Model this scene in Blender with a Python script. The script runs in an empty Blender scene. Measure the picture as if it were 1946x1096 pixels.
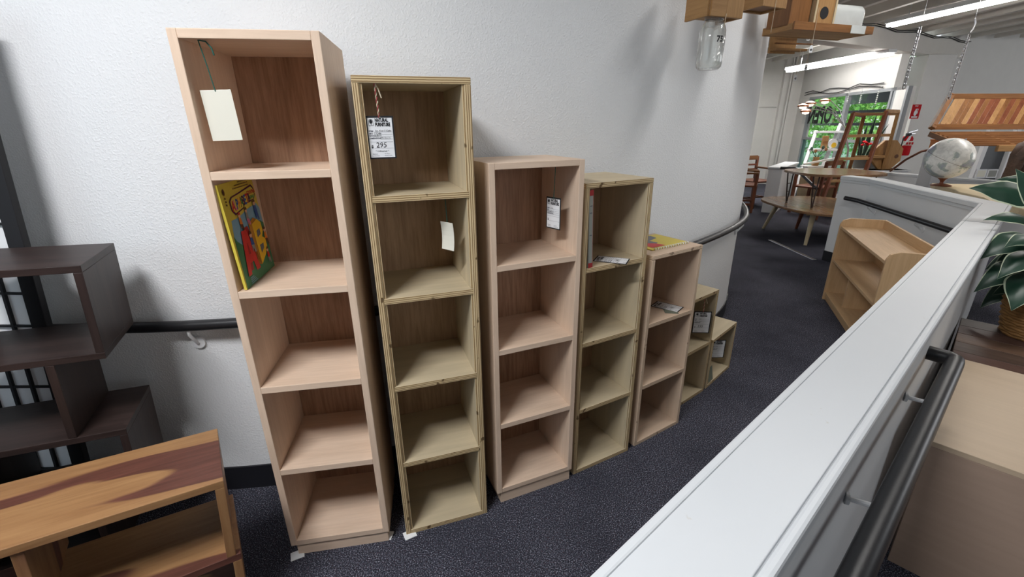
import bpy, bmesh, math, random
from mathutils import Vector, Matrix
random.seed(7)
S = bpy.context.scene
COL = S.collection
R = math.radians

# ------------------------------------------------------------------ camera
FPX, PITCH, ROLL, CAMH = 850.0, R(20.1), R(-0.65), 1.43
_r0 = Vector((1, 0, 0)); _d0 = Vector((0, -math.sin(PITCH), -math.cos(PITCH))); _f0 = Vector((0, math.cos(PITCH), -math.sin(PITCH)))
_X = _r0 * math.cos(ROLL) - _d0 * math.sin(ROLL)
_Y = _r0 * math.sin(ROLL) + _d0 * math.cos(ROLL)
CAMP = Vector((0, 0, CAMH))
cam = bpy.data.cameras.new('camera'); camo = bpy.data.objects.new('camera', cam); COL.objects.link(camo)
cam.sensor_fit = 'HORIZONTAL'; cam.sensor_width = 36; cam.lens = FPX / 1946 * 36
cam.clip_start = 0.02; cam.clip_end = 200
camo.matrix_world = Matrix(((_X.x, -_Y.x, -_f0.x, 0), (_X.y, -_Y.y, -_f0.y, 0), (_X.z, -_Y.z, -_f0.z, CAMH), (0, 0, 0, 1)))
S.camera = camo

def ray(px, py):
    return (_f0 + _X * ((px - 973) / FPX) + _Y * ((py - 548) / FPX))
def at(px, py, z):                       # point of the photo on the level z
    r = ray(px, py); return CAMP + r * ((z - CAMH) / r.z)
def aty(px, py, y):                      # point of the photo at distance y
    r = ray(px, py); return CAMP + r * (y / r.y)
def onplane(px, py, p0, n):
    r = ray(px, py); return CAMP + r * ((Vector(p0) - CAMP).dot(Vector(n)) / r.dot(Vector(n)))

# ------------------------------------------------------------------ view, world, lights
vs = S.view_settings
vs.view_transform = 'Standard'; vs.look = 'None'; vs.gamma = 1.0; vs.exposure = -0.22
try: vs.use_curve_mapping = False
except Exception: pass
try:
    S.cycles.use_denoising = True; S.cycles.max_bounces = 8; S.cycles.diffuse_bounces = 5; S.cycles.transparent_max_bounces = 12
    S.cycles.sample_clamp_indirect = 6
except Exception: pass
W = bpy.data.worlds.new('sky'); S.world = W; W.use_nodes = True
wb = W.node_tree.nodes['Background']; wb.inputs[0].default_value = (0.85, 0.93, 1.0, 1); wb.inputs[1].default_value = 1.5

def area(name, loc, target, sx, sy, power, col, spread=180):
    l = bpy.data.lights.new(name, 'AREA'); l.shape = 'RECTANGLE'; l.size = sx; l.size_y = sy; l.energy = power; l.color = col
    l.spread = R(spread)
    o = bpy.data.objects.new(name, l); COL.objects.link(o); o.location = loc
    o.rotation_euler = (Vector(target) - Vector(loc)).to_track_quat('-Z', 'Y').to_euler()
    return o
# area light for daylight from an assumed, unseen window behind and beside the photographer
area('window_daylight', (-3.2, -1.6, 2.1), (-0.6, 1.4, 0.9), 2.2, 1.4, 23, (0.72, 0.87, 1.0))
area('shopfront_daylight', (3.6, -2.6, 1.9), (1.3, 2.8, 1.1), 2.6, 1.8, 38, (0.90, 0.95, 1.0))  # added frontal fill from behind the camera, brightens the curved wall
# area light for an assumed, unseen ceiling strip over the head of the ramp
area('ceiling_strip_light', (-1.05, -0.12, 2.78), (-0.85, 0.25, 0.0), 1.0, 0.12, 70, (0.97, 0.975, 1.0), 165)
area('ceiling_strip_light', (2.1, 1.9, 2.78), (2.0, 2.0, 0.0), 0.25, 1.2, 22, (1.0, 0.98, 0.96), 165)  # added overhead fill, brightens the low end of the bookcase row
# area lights added to boost the fluorescent strips over the seating end
area('showroom_strip_light', (5.0, 4.0, 2.6), (5.0, 4.0, 0.0), 0.4, 1.4, 45, (1.0, 0.96, 0.92))
area('showroom_strip_light', (5.3, 8.8, 2.55), (5.3, 8.8, 0.0), 0.5, 2.0, 70, (1.0, 0.97, 0.94))
area('side_window_daylight', (12.5, 3.5, 1.7), (6.0, 6.5, 1.6), 3.0, 1.8, 130, (0.95, 0.97, 1.0))  # added fill with no known source, lights the pillar and the cross beam
sun = bpy.data.lights.new('sun', 'SUN'); sun.energy = 5.5; sun.angle = R(1); sun.color = (1.0, 0.96, 0.86)
suno = bpy.data.objects.new('sun', sun); COL.objects.link(suno); suno.location = (12, 0, 14)
suno.rotation_euler = Vector((0.5, 0.65, -0.9)).to_track_quat('-Z', 'Y').to_euler()

# ------------------------------------------------------------------ materials
def new_mat(name):
    m = bpy.data.materials.new(name); m.use_nodes = True
    return m, m.node_tree, m.node_tree.nodes['Principled BSDF']
def N(t, kind, **kw):
    n = t.nodes.new(kind)
    for k, v in kw.items(): setattr(n, k, v)
    return n
def setspec(b, v):
    for k in ('Specular IOR Level', 'Specular'):
        if k in b.inputs: b.inputs[k].default_value = v; return
def coords(t, scale=(1, 1, 1), rnd=True):
    tc = N(t, 'ShaderNodeTexCoord'); mp = N(t, 'ShaderNodeMapping'); mp.inputs['Scale'].default_value = scale
    t.links.new(tc.outputs['Object'], mp.inputs['Vector'])
    if rnd:
        oi = N(t, 'ShaderNodeObjectInfo'); mu = N(t, 'ShaderNodeVectorMath', operation='SCALE'); mu.inputs[0].default_value = (7.3, 5.1, 9.7)
        t.links.new(oi.outputs['Random'], mu.inputs['Scale']); t.links.new(mu.outputs[0], mp.inputs['Location'])
    return mp.outputs['Vector']
def noise(t, vec, scale, detail=4, rough=.55, dist=0):
    n = N(t, 'ShaderNodeTexNoise'); n.inputs['Scale'].default_value = scale; n.inputs['Detail'].default_value = detail
    n.inputs['Roughness'].default_value = rough; n.inputs['Distortion'].default_value = dist
    t.links.new(vec, n.inputs['Vector']); return n.outputs['Fac']
def ramp(t, fac, stops):
    r = N(t, 'ShaderNodeValToRGB'); e = r.color_ramp.elements
    e[0].position, e[0].color = stops[0][0], (*stops[0][1], 1); e[1].position, e[1].color = stops[-1][0], (*stops[-1][1], 1)
    for p, c in stops[1:-1]:
        k = e.new(p); k.color = (*c, 1)
    t.links.new(fac, r.inputs['Fac']); return r.outputs['Color']
def mix(t, a, b, fac, mode='MIX'):
    m = N(t, 'ShaderNodeMix', data_type='RGBA', blend_type=mode)
    if hasattr(fac, 'links'): t.links.new(fac, m.inputs[0])
    else: m.inputs[0].default_value = fac
    for i, v in ((6, a), (7, b)):
        if hasattr(v, 'links'): t.links.new(v, m.inputs[i])
        else: m.inputs[i].default_value = (*v, 1)
    return m.outputs[2]
def bump(t, b, h, strength=.2, dist=.002):
    n = N(t, 'ShaderNodeBump'); n.inputs['Strength'].default_value = strength; n.inputs['Distance'].default_value = dist
    t.links.new(h, n.inputs['Height']); t.links.new(n.outputs['Normal'], b.inputs['Normal'])
def plain(name, c, rough=.6, metal=0, spec=.4, var=.06, vscale=6, bmp=0, bscale=200):
    m, t, b = new_mat(name); v = coords(t)
    f = noise(t, v, vscale)
    col = mix(t, tuple(x * (1 - var) for x in c), tuple(min(1, x * (1 + var)) for x in c), f)
    t.links.new(col, b.inputs['Base Color']); b.inputs['Roughness'].default_value = rough; b.inputs['Metallic'].default_value = metal; setspec(b, spec)
    if bmp: bump(t, b, noise(t, v, bscale, 3), bmp, .002)
    return m
def emit(name, c, s):
    m, t, b = new_mat(name); b.inputs['Base Color'].default_value = (*c, 1)
    b.inputs['Emission Color'].default_value = (*c, 1); b.inputs['Emission Strength'].default_value = s; return m
GS = {'x': (1.1, 14, 14), 'y': (14, 1.1, 14), 'z': (14, 14, 1.1)}
def wood(name, dark, light, axis='z', rough=.5, contrast=.5, streak=1.0, scale=1.0, patch=None, spec=.35):
    m, t, b = new_mat(name)
    g = tuple(s * scale for s in GS[axis]); v = coords(t, g)
    broad = noise(t, v, .9, 3, .5, 1.2); fine = noise(t, v, 7.0, 4, .6, .3)
    c1 = ramp(t, broad, [(.5 - contrast / 2, dark), (.5 + contrast / 2, light)])
    c2 = ramp(t, fine, [(.35, tuple(x * .82 for x in dark)), (.62, light)])
    col = mix(t, c1, c2, .35 * streak)
    if patch:
        pv = coords(t, {'x': (1.5, 7, 7), 'y': (7, 1.5, 7), 'z': (7, 7, 1.5)}[axis]); pf = noise(t, pv, 1.0, 2, .4, .5)
        pm = ramp(t, pf, [(.54, (0, 0, 0)), (.56, (1, 1, 1))])
        pc = ramp(t, fine, [(.3, tuple(x * .6 for x in patch)), (.7, patch)])
        col = mix(t, col, pc, pm)
    t.links.new(col, b.inputs['Base Color']); b.inputs['Roughness'].default_value = rough; setspec(b, spec)
    bump(t, b, fine, .12, .001)
    return m
def plyedge(name, light, dark, axis, thick, n=5, face=(.6, .48, .3), grain='z'):
    """ply laid up along one axis of the panel: stripes on its edges, one plain veneer on its faces"""
    m, t, b = new_mat(name)
    tc = N(t, 'ShaderNodeTexCoord'); sp = N(t, 'ShaderNodeSeparateXYZ'); t.links.new(tc.outputs['Object'], sp.inputs[0])
    src = sp.outputs['XYZ'.index(axis.upper())]
    wob = noise(t, coords(t, (30, 30, 30)), 1.3, 3)
    a = N(t, 'ShaderNodeMath', operation='MULTIPLY_ADD'); t.links.new(wob, a.inputs[0]); a.inputs[1].default_value = .0016; t.links.new(src, a.inputs[2])
    w = N(t, 'ShaderNodeMath', operation='MULTIPLY'); t.links.new(a.outputs[0], w.inputs[0]); w.inputs[1].default_value = 2 * math.pi * n / thick
    c = N(t, 'ShaderNodeMath', operation='SINE'); t.links.new(w.outputs[0], c.inputs[0])
    h = N(t, 'ShaderNodeMath', operation='MULTIPLY_ADD'); t.links.new(c.outputs[0], h.inputs[0]); h.inputs[1].default_value = .5; h.inputs[2].default_value = .5
    edge = ramp(t, h.outputs[0], [(.15, dark), (.6, light)])
    knots = noise(t, coords(t, (20, 20, 20)), 1.2, 2)
    edge = mix(t, edge, tuple(x * .55 for x in dark), ramp(t, knots, [(.66, (0, 0, 0)), (.7, (1, 1, 1))]))
    v = coords(t, GS[grain]); fl = ramp(t, noise(t, v, 1.4, 4, .6, .8), [(.3, tuple(x * .82 for x in face)), (.7, face)])
    ge = N(t, 'ShaderNodeNewGeometry'); vt = N(t, 'ShaderNodeVectorTransform', vector_type='NORMAL', convert_from='WORLD', convert_to='OBJECT')
    t.links.new(ge.outputs['Normal'], vt.inputs[0]); s2 = N(t, 'ShaderNodeSeparateXYZ'); t.links.new(vt.outputs[0], s2.inputs[0])
    ab = N(t, 'ShaderNodeMath', operation='ABSOLUTE'); t.links.new(s2.outputs['XYZ'.index(axis.upper())], ab.inputs[0])
    gt = N(t, 'ShaderNodeMath', operation='GREATER_THAN'); t.links.new(ab.outputs[0], gt.inputs[0]); gt.inputs[1].default_value = .75
    t.links.new(mix(t, edge, fl, gt.outputs[0]), b.inputs['Base Color']); b.inputs['Roughness'].default_value = .55; setspec(b, .3)
    return m

MT = {}
def wallmat():
    m, t, b = new_mat('stippled_white_wall'); v = coords(t, (1, 1, 1), False)
    c = mix(t, (.76, .775, .785), (.82, .83, .835), noise(t, v, 1.6, 5))
    t.links.new(c, b.inputs['Base Color']); b.inputs['Roughness'].default_value = .62; setspec(b, .35)
    f = noise(t, v, 150, 3, .5); f2 = ramp(t, f, [(.45, (0, 0, 0)), (.72, (1, 1, 1))])
    bump(t, b, f2, .4, .0028); return m
MT['wall'] = wallmat()
def capmat():
    m, t, b = new_mat('glossy_white_cap'); v = coords(t, (1, 1, 1), False)
    c = mix(t, (.65, .68, .70), (.71, .73, .745), noise(t, v, 3, 4))
    sc = ramp(t, noise(t, v, 26, 3, .7), [(.71, (0, 0, 0)), (.76, (1, 1, 1))])
    c = mix(t, c, (.62, .62, .6), sc)
    t.links.new(c, b.inputs['Base Color']); b.inputs['Roughness'].default_value = .38; setspec(b, .4); return m
MT['cap'] = capmat()
MT['halfwall'] = plain('painted_half_wall', (.76, .77, .775), .55, var=.03, bmp=.15, bscale=150)
MT['farwall'] = plain('far_white_paint', (.74, .73, .70), .6, var=.05, bmp=.1, bscale=40)
MT['ceil'] = plain('painted_ceiling', (.62, .59, .55), .7, var=.06)
MT['joist'] = plain('painted_joist', (.70, .67, .62), .65, var=.06)
def carpet():
    m, t, b = new_mat('dark_speckled_carpet'); v = coords(t, (1, 1, 1), False)
    n1 = noise(t, v, 240, 2, .6); n2 = noise(t, v, 160, 2, .6); n3 = noise(t, v, 2.5, 4)
    c = ramp(t, n1, [(.36, (.010, .010, .014)), (.50, (.040, .042, .058)), (.60, (.14, .145, .185)), (.70, (.48, .48, .54))])
    c = mix(t, c, (.06, .035, .045), ramp(t, n2, [(.58, (0, 0, 0)), (.66, (1, 1, 1))]))
    c = mix(t, c, (.02, .021, .03), ramp(t, n3, [(.3, (.5, .5, .5)), (.6, (0, 0, 0))]))
    t.links.new(c, b.inputs['Base Color']); b.inputs['Roughness'].default_value = .95; setspec(b, .1)
    bump(t, b, n1, .6, .004); return m
MT['carpet'] = carpet()
MT['baseboard'] = plain('black_vinyl_base', (.012, .012, .016), .5)
MT['rail'] = plain('black_vinyl_rail', (.014, .014, .016), .38, spec=.5, bmp=.1, bscale=120)
MT['whitemetal'] = plain('white_bracket', (.75, .76, .77), .4)
MT['steel'] = plain('bright_steel', (.6, .6, .62), .3, metal=.9)
MT['darksteel'] = plain('dark_metal', (.05, .03, .025), .45, metal=.4)
PINK_L, PINK_D = (.78, .61, .47), (.65, .475, .345)
for ax in 'xyz':
    MT['maple_' + ax] = wood('pale_pink_maple_' + ax, PINK_D, PINK_L, ax, .5, .7, .7)
    MT['birch_' + ax] = wood('pale_birch_' + ax, (.50, .40, .245), (.62, .51, .33), ax, .5, .7, .6)
    MT['honey_' + ax] = wood('honey_rosewood_' + ax, (.23, .105, .042), (.41, .235, .105), ax, .4, .6, .8, .8, patch=(.145, .055, .038))
    MT['walnut_' + ax] = wood('dark_walnut_' + ax, (.014, .009, .008), (.050, .031, .027), ax, .42, .6, .8)
    MT['pine_' + ax] = wood('honey_pine_' + ax, (.27, .135, .048), (.48, .275, .11), ax, .5, .6, .8)
    MT['beech_' + ax] = wood('clear_beech_' + ax, (.52, .33, .17), (.68, .47, .27), ax, .45, .6, .6)
    MT['teak_' + ax] = wood('oiled_teak_' + ax, (.13, .052, .017), (.31, .14, .048), ax, .45, .6, .8)
    MT['redwood_' + ax] = wood('red_brown_stain_' + ax, (.12, .032, .015), (.26, .09, .042), ax, .4, .6, .8)
MT['back_pink'] = wood('red_veneer_back', (.235, .125, .072), (.43, .26, .165), 'z', .55, .5, 1.3)
MT['back_tan'] = wood('tan_veneer_back', (.27, .16, .085), (.45, .295, .175), 'z', .55, .5, 1.2)
T = .018
FACE = (.60, .50, .335)
for ax, gr in (('x', 'z'), ('z', 'x')):
    MT['ply_' + ax] = plyedge('birch_ply_' + ax, (.64, .50, .29), (.23, .14, .06), ax, T, 3, FACE, gr)
    MT['plym_' + ax] = plyedge('maple_ply_' + ax, (.70, .55, .40), (.48, .33, .22), ax, T, 3, (.64, .48, .35), gr)
MT['paper'] = plain('white_card', (.82, .83, .84), .7, var=.02)
MT['cream'] = plain('cream_card', (.74, .72, .62), .7, var=.03)
MT['black'] = plain('black_print', (.012, .012, .014), .6)
MT['ink'] = plain('grey_ink', (.10, .10, .13), .7)
MT['greenstring'] = plain('dark_green_string', (.02, .10, .075), .8)
MT['twine'] = plain('cream_twine', (.60, .50, .36), .8)
MT['redtwine'] = plain('red_twine', (.35, .06, .06), .8)
MT['greycard'] = plain('grey_green_card', (.16, .175, .13), .7)
for n_, c_ in dict(yellow=(.66, .53, .07), sky=(.20, .38, .50), grass=(.05, .20, .09), red=(.55, .035, .03), redside=(.30, .02, .02), gold=(.80, .50, .03),
                   goldside=(.42, .20, .03), purple=(.10, .02, .06), blue=(.03, .10, .32), green=(.05, .28, .08), skin=(.72, .42, .28), brown=(.12, .05, .025), pinkp=(.6, .18, .3),
                   orange=(.7, .22, .03), dustypink=(.42, .20, .17), palegrey=(.26, .265, .235), gunmetal=(.13, .14, .16)).items():
    MT[n_] = plain('print_' + n_, c_, .45, var=.05, vscale=20)
def glass(name, col=(1, 1, 1), rough=.02, alpha=.25, ior=1.05):
    m, t, b = new_mat(name); b.inputs['Base Color'].default_value = (*col, 1); b.inputs['Roughness'].default_value = rough
    b.inputs['Transmission Weight'].default_value = 1; b.inputs['IOR'].default_value = ior; b.inputs['Alpha'].default_value = alpha; return m
MT['glass'] = glass('clear_jar_glass', (.95, .98, .96), .03, .6, 1.4)
MT['pane'] = glass('window_glass', (.92, .97, .96), .01, .12)
MT['film'] = glass('milky_sign_film', (.9, .93, .95), .2, .5)
MT['tealpane'] = glass('tinted_window_glass', (.30, .55, .50), .05, .75)
MT['plasticfilm'] = plain('cloudy_plastic', (.62, .64, .62), .2, spec=.6, var=.12, vscale=18)
MT['tube'] = emit('lit_fluorescent_tube', (1, .97, .94), 24)
MT['alu'] = plain('grey_aluminium_frame', (.36, .38, .40), .4, metal=.3)
MT['leaf'] = plain('dark_green_leaf', (.014, .050, .030), .4, var=.35, vscale=12, spec=.5)
MT['leafedge'] = plain('pale_leaf_margin', (.55, .62, .45), .5)
MT['wicker'] = plain('brown_wicker', (.30, .155, .05), .6, var=.45, vscale=30)
MT['copper'] = plain('copper_lampshade', (.55, .22, .12), .3, metal=.8)
MT['bulb'] = emit('lit_bulb', (1, .72, .5), 5)
MT['exred'] = plain('extinguisher_red', (.50, .012, .018), .65, spec=.15)
MT['potgrey'] = plain('grey_pot', (.13, .14, .15), .6)
MT['globe_sea'] = None

# ------------------------------------------------------------------ mesh helpers
class MB:
    def __init__(s): s.v = []; s.f = []; s.mi = []
    def add(s, vs, fs, mi=0):
        o = len(s.v); s.v += [tuple(p) for p in vs]; s.f += [tuple(i + o for i in f) for f in fs]; s.mi += [mi] * len(fs); return s
    def box(s, x0, y0, z0, x1, y1, z1, mi=0):
        return s.add([(x0, y0, z0), (x1, y0, z0), (x1, y1, z0), (x0, y1, z0), (x0, y0, z1), (x1, y0, z1), (x1, y1, z1), (x0, y1, z1)],
                     [(3, 2, 1, 0), (4, 5, 6, 7), (0, 1, 5, 4), (1, 2, 6, 5), (2, 3, 7, 6), (3, 0, 4, 7)], mi)
    def bar(s, p, q, w, h, up=(0, 0, 1), mi=0):          # square bar between two points
        p, q = Vector(p), Vector(q); d = (q - p).normalized(); a = d.cross(Vector(up))
        if a.length < 1e-4: a = d.cross(Vector((0, 1, 0)))
        a.normalize(); b = a.cross(d).normalized(); a = a * w / 2; b = b * h / 2
        return s.add([p - a - b, p + a - b, p + a + b, p - a + b, q - a - b, q + a - b, q + a + b, q - a + b],
                     [(0, 1, 2, 3), (7, 6, 5, 4), (4, 5, 1, 0), (5, 6, 2, 1), (6, 7, 3, 2), (7, 4, 0, 3)], mi)
    def tube(s, pts, r, n=8, mi=0, closed=False):
        pts = [Vector(p) for p in pts]; k = len(pts); rs = r if isinstance(r, (list, tuple)) else [r] * k
        vs = []; prev = None
        for i, p in enumerate(pts):
            d = (pts[(i + 1) % k] - pts[i - 1]) if (closed or 0 < i < k - 1) else (pts[1] - pts[0] if i == 0 else pts[-1] - pts[-2])
            d.normalize()
            a = (prev - d * prev.dot(d)) if prev is not None else d.cross(Vector((0, 0, 1)))
            if a.length < 1e-4: a = d.cross(Vector((0, 1, 0)))
            a.normalize(); prev = a; b = d.cross(a)
            for j in range(n):
                t = 2 * math.pi * j / n; vs.append(p + (a * math.cos(t) + b * math.sin(t)) * rs[i])
        fs = []
        for i in range(k if closed else k - 1):
            for j in range(n):
                i2 = (i + 1) % k
                fs.append((i * n + j, i * n + (j + 1) % n, i2 * n + (j + 1) % n, i2 * n + j))
        if not closed: fs += [tuple(range(n - 1, -1, -1)), tuple((k - 1) * n + j for j in range(n))]
        return s.add(vs, fs, mi)
    def lathe(s, prof, n=24, c=(0, 0, 0), mi=0, cap=True):   # prof = [(r, z)]
        vs = [(c[0] + r * math.cos(2 * math.pi * j / n), c[1] + r * math.sin(2 * math.pi * j / n), c[2] + z) for r, z in prof for j in range(n)]
        fs = [(i * n + j, i * n + (j + 1) % n, (i + 1) * n + (j + 1) % n, (i + 1) * n + j) for i in range(len(prof) - 1) for j in range(n)]
        if cap: fs += [tuple(range(n - 1, -1, -1)), tuple((len(prof) - 1) * n + j for j in range(n))]
        return s.add(vs, fs, mi)
    def prism(s, poly, z0, z1, mi=0):                       # plan polygon (ccw), extruded in z
        n = len(poly); vs = [(p[0], p[1], z0) for p in poly] + [(p[0], p[1], z1) for p in poly]
        fs = [tuple(range(n - 1, -1, -1)), tuple(range(n, 2 * n))] + [(i, (i + 1) % n, n + (i + 1) % n, n + i) for i in range(n)]
        return s.add(vs, fs, mi)
    def poly(s, pts, mi=0): return s.add(pts, [tuple(range(len(pts)))], mi)
    def plate(s, pts, off, mi=0):                           # polygon given a thickness along off
        n = len(pts); o = Vector(off); vs = [Vector(p) for p in pts] + [Vector(p) + o for p in pts]
        return s.add(vs, [tuple(range(n)), tuple(range(2 * n - 1, n - 1, -1))] + [(i, n + i, n + (i + 1) % n, (i + 1) % n) for i in range(n)], mi)
    def xf(s, fn): s.v = [tuple(fn(Vector(p))) for p in s.v]; return s
    def build(s, name, mat, parent=None, bevel=0, smooth=False, loc=None, seg=2, kind=None):
        if loc is not None: s.v = [tuple(Vector(p) - Vector(loc)) for p in s.v]
        me = bpy.data.meshes.new(name); me.from_pydata(s.v, [], s.f)
        mats = mat if isinstance(mat, (list, tuple)) else [mat]
        for m_ in mats: me.materials.append(MT[m_] if isinstance(m_, str) else m_)
        for p, i in zip(me.polygons, s.mi): p.material_index = i
        bm = bmesh.new(); bm.from_mesh(me)
        bmesh.ops.recalc_face_normals(bm, faces=bm.faces)
        if bevel:
            ed = [e for e in bm.edges if len(e.link_faces) == 2 and e.calc_face_angle(0) > .5]
            bmesh.ops.bevel(bm, geom=ed, offset=bevel, segments=seg, affect='EDGES', profile=.5)
        bm.to_mesh(me); bm.free()
        if smooth:
            for p in me.polygons: p.use_smooth = True
            try: me.set_sharp_from_angle(angle=R(40))
            except Exception: pass
        o = bpy.data.objects.new(name, me); COL.objects.link(o)
        if parent is not None: o.parent = parent
        if loc is not None: o.location = loc
        if kind: o['kind'] = kind
        return o
def tag(o, label, cat=None, group=None, kind=None):
    o['label'] = label
    if cat: o['category'] = cat
    if group: o['group'] = group
    if kind: o['kind'] = kind
    return o
def thing(name, label, cat, loc=(0, 0, 0), rz=0, group=None, mat=None):
    o = bpy.data.objects.new(name, None); COL.objects.link(o); o.empty_display_size = .05
    if mat is not None: o.matrix_world = mat
    else: o.location = loc; o.rotation_euler = (0, 0, rz)
    return tag(o, label, cat, group)
def frame(loc, ax, ay, az):
    ax, ay, az = Vector(ax), Vector(ay), Vector(az); l = Vector(loc)
    return Matrix(((ax.x, ay.x, az.x, l.x), (ax.y, ay.y, az.y, l.y), (ax.z, ay.z, az.z, l.z), (0, 0, 0, 1)))
def struct(o, label=None):
    o['kind'] = 'structure'
    if label: o['label'] = label
    return o
def text_verts(s, size, bold=0.0, shear=0.0, align='LEFT', space=1.0):
    cu = bpy.data.curves.new('lettering', 'FONT'); cu.body = s; cu.size = size; cu.offset = bold; cu.shear = shear; cu.align_x = align; cu.resolution_u = 2
    cu.space_character = space
    ob = bpy.data.objects.new('lettering', cu); COL.objects.link(ob)
    dg = bpy.context.evaluated_depsgraph_get(); me = bpy.data.meshes.new_from_object(ob.evaluated_get(dg))
    vs = [v.co.copy() for v in me.vertices]; fs = [tuple(p.vertices) for p in me.polygons]
    bpy.data.objects.remove(ob); bpy.data.curves.remove(cu); bpy.data.meshes.remove(me)
    return vs, fs
def put_text(mb, s, size, fn, **k):                          # fn maps flat (u, v) to a point
    vs, fs = text_verts(s, size, **k)
    mb.add([fn(v.x, v.y) for v in vs], fs); return mb
def arc(c, r, a0, a1, n): return [(c[0] + r * math.cos(a0 + (a1 - a0) * i / n), c[1] + r * math.sin(a0 + (a1 - a0) * i / n)) for i in range(n + 1)]
def disc(mb, fn, u, v, ru, rv, n=18, mi=0):
    mb.poly([fn(u + ru * math.cos(2 * math.pi * i / n), v + rv * math.sin(2 * math.pi * i / n)) for i in range(n)], mi)

# ================================================================== SETTING
PLAN = [(-5, -4.5), (15, -4.5), (15, 10.35), (7.35, 8.58), (6.36, 7.9), (6.84, 11.35), (-5, 11.35)]
fl = MB().prism(PLAN, -.06, 0).build('floor', 'carpet'); struct(fl, 'dark blue speckled carpet')
# the curved wall beside the ramp
WC, WR = (-1.478, 4.98), 3.50
def on_wall(ang, r=WR, z=0):
    k = min(1, max(0, (math.degrees(ang) - 44) / 20)); r = r + .095 * k * k * (3 - 2 * k)
    return Vector((WC[0] + r * math.sin(ang), WC[1] - r * math.cos(ang), z))
wl = [(-5, WC[1] - WR)] + [tuple(on_wall(R(a))[:2]) for a in range(0, 97, 2)]
wlb = [tuple(on_wall(R(a), WR - .15)[:2]) for a in range(96, -1, -2)] + [(-5, WC[1] - WR + .15)]
o = MB().prism(wl + wlb, 0, 2.9).build('wall_left', 'wall', smooth=True); struct(o, 'stippled white curved wall')
bb = [(-5, WC[1] - WR - .008)] + [tuple(on_wall(R(a), WR + .008)[:2]) for a in range(0, 97, 2)]
bbb = [tuple(on_wall(R(a), WR - .005)[:2]) for a in range(96, -1, -2)] + [(-5, WC[1] - WR + .005)]
o = MB().prism(bb + bbb, 0, .11).build('baseboard_left', 'baseboard', smooth=True); struct(o, 'black vinyl baseboard along curved wall')

# low wall along the open side of the ramp
I0, IC, I1, I2, I3 = Vector((-.90, -.45)), Vector((2.528, 2.475)), Vector((3.155, 3.012)), Vector((3.479, 4.417)), Vector((3.398, 4.705))
I0 = Vector((.087, .392)) - (IC - Vector((.087, .392))).normalized() * 1.1
def offset_line(pts, d):
    out = []
    for i, p in enumerate(pts):
        ns = []
        for a, b in ((i - 1, i), (i, i + 1)):
            if a >= 0 and b < len(pts):
                t = (pts[b] - pts[a]).normalized(); ns.append(Vector((t.y, -t.x)))
        n = sum(ns, Vector((0, 0))).normalized(); k = d / max(.3, n.dot(ns[0])); out.append(p + n * k)
    return out
inner = [I0, IC, I1, I2, I3]
CAPZ, CAPT, CAPW = .90, .035, .145
def strip(i0, i1, d0, d1, z0, z1, mb=None):
    a = offset_line(inner, d0)[i0:i1 + 1]; b = offset_line(inner, d1)[i0:i1 + 1]
    return (mb or MB()).prism([tuple(p) for p in a] [::-1] + [tuple(p) for p in b], z0, z1)
wr = strip(0, 4, .012, CAPW - .012, 0, CAPZ - CAPT).build('wall_right', 'halfwall'); struct(wr, 'low white wall along the open side of the ramp')
strip(0, 4, .006, CAPW - .006, CAPZ - CAPT, CAPZ - .006).build('cap_core', 'cap', wr)
for i0, i1, up in ((0, 1, 0), (1, 4, .0015)):
    strip(i0, i1, .0125, CAPW - .0145, CAPZ - .012, CAPZ + up).build('cap', 'cap', wr, bevel=.0015)
    strip(i0, i1, -.004, .0115, CAPZ - CAPT, CAPZ - .0008 + up).build('edge_strip', 'cap', wr, bevel=.004)
    strip(i0, i1, CAPW - .0135, CAPW + .004, CAPZ - CAPT, CAPZ - .0008 + up).build('edge_strip', 'cap', wr, bevel=.006)
strip(0, 4, .004, .012, CAPZ - CAPT - .022, CAPZ - CAPT).build('moulding', 'cap', wr)
strip(0, 4, CAPW - .012, CAPW - .003, CAPZ - CAPT - .028, CAPZ - CAPT).build('moulding', 'cap', wr, bevel=.003)
strip(0, 4, .004, .012, 0, .11).build('baseboard', 'baseboard', wr)
strip(0, 4, CAPW - .012, CAPW - .004, 0, .11).build('baseboard', 'baseboard', wr)

# far low walls: a stub running back from its white end, and the wall behind the globe
def wallbox(p, q, n, th, z0, z1): return MB().prism([tuple(p[:2]), tuple(q[:2]), tuple((q + n * th)[:2]), tuple((p + n * th)[:2])], z0, z1)
pa = at(1446, 403, 0); pdir = Vector((.64, .768, 0)); pn = Vector((.768, -.64, 0))
wf = wallbox(pa, pa + pdir * 1.3, pn, .20, 0, .71).build('wall_middle', 'halfwall', bevel=.005); struct(wf, 'white stub wall end beyond the ramp')
wallbox(pa - pdir * .015 - pn * .015, pa + pdir * 1.3, pn, .23, .71, .74).build('cap', 'cap', wf, bevel=.005)
fa, fb = at(1690, 329, .76), at(1946, 349, .76)
fdir = (fb - fa).normalized(); fn_ = Vector((fdir.y, -fdir.x, 0)) * -1
fe = fa + fdir * 3.2
wf2 = wallbox(fa - fdir * .5, fe, fn_, .14, 0, .73).build('wall_far_low', 'halfwall'); struct(wf2, 'low white wall behind the globe')
wallbox(fa - fdir * .52, fe, fn_, .16, .73, .765).build('cap', 'cap', wf2, bevel=.006)

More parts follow.
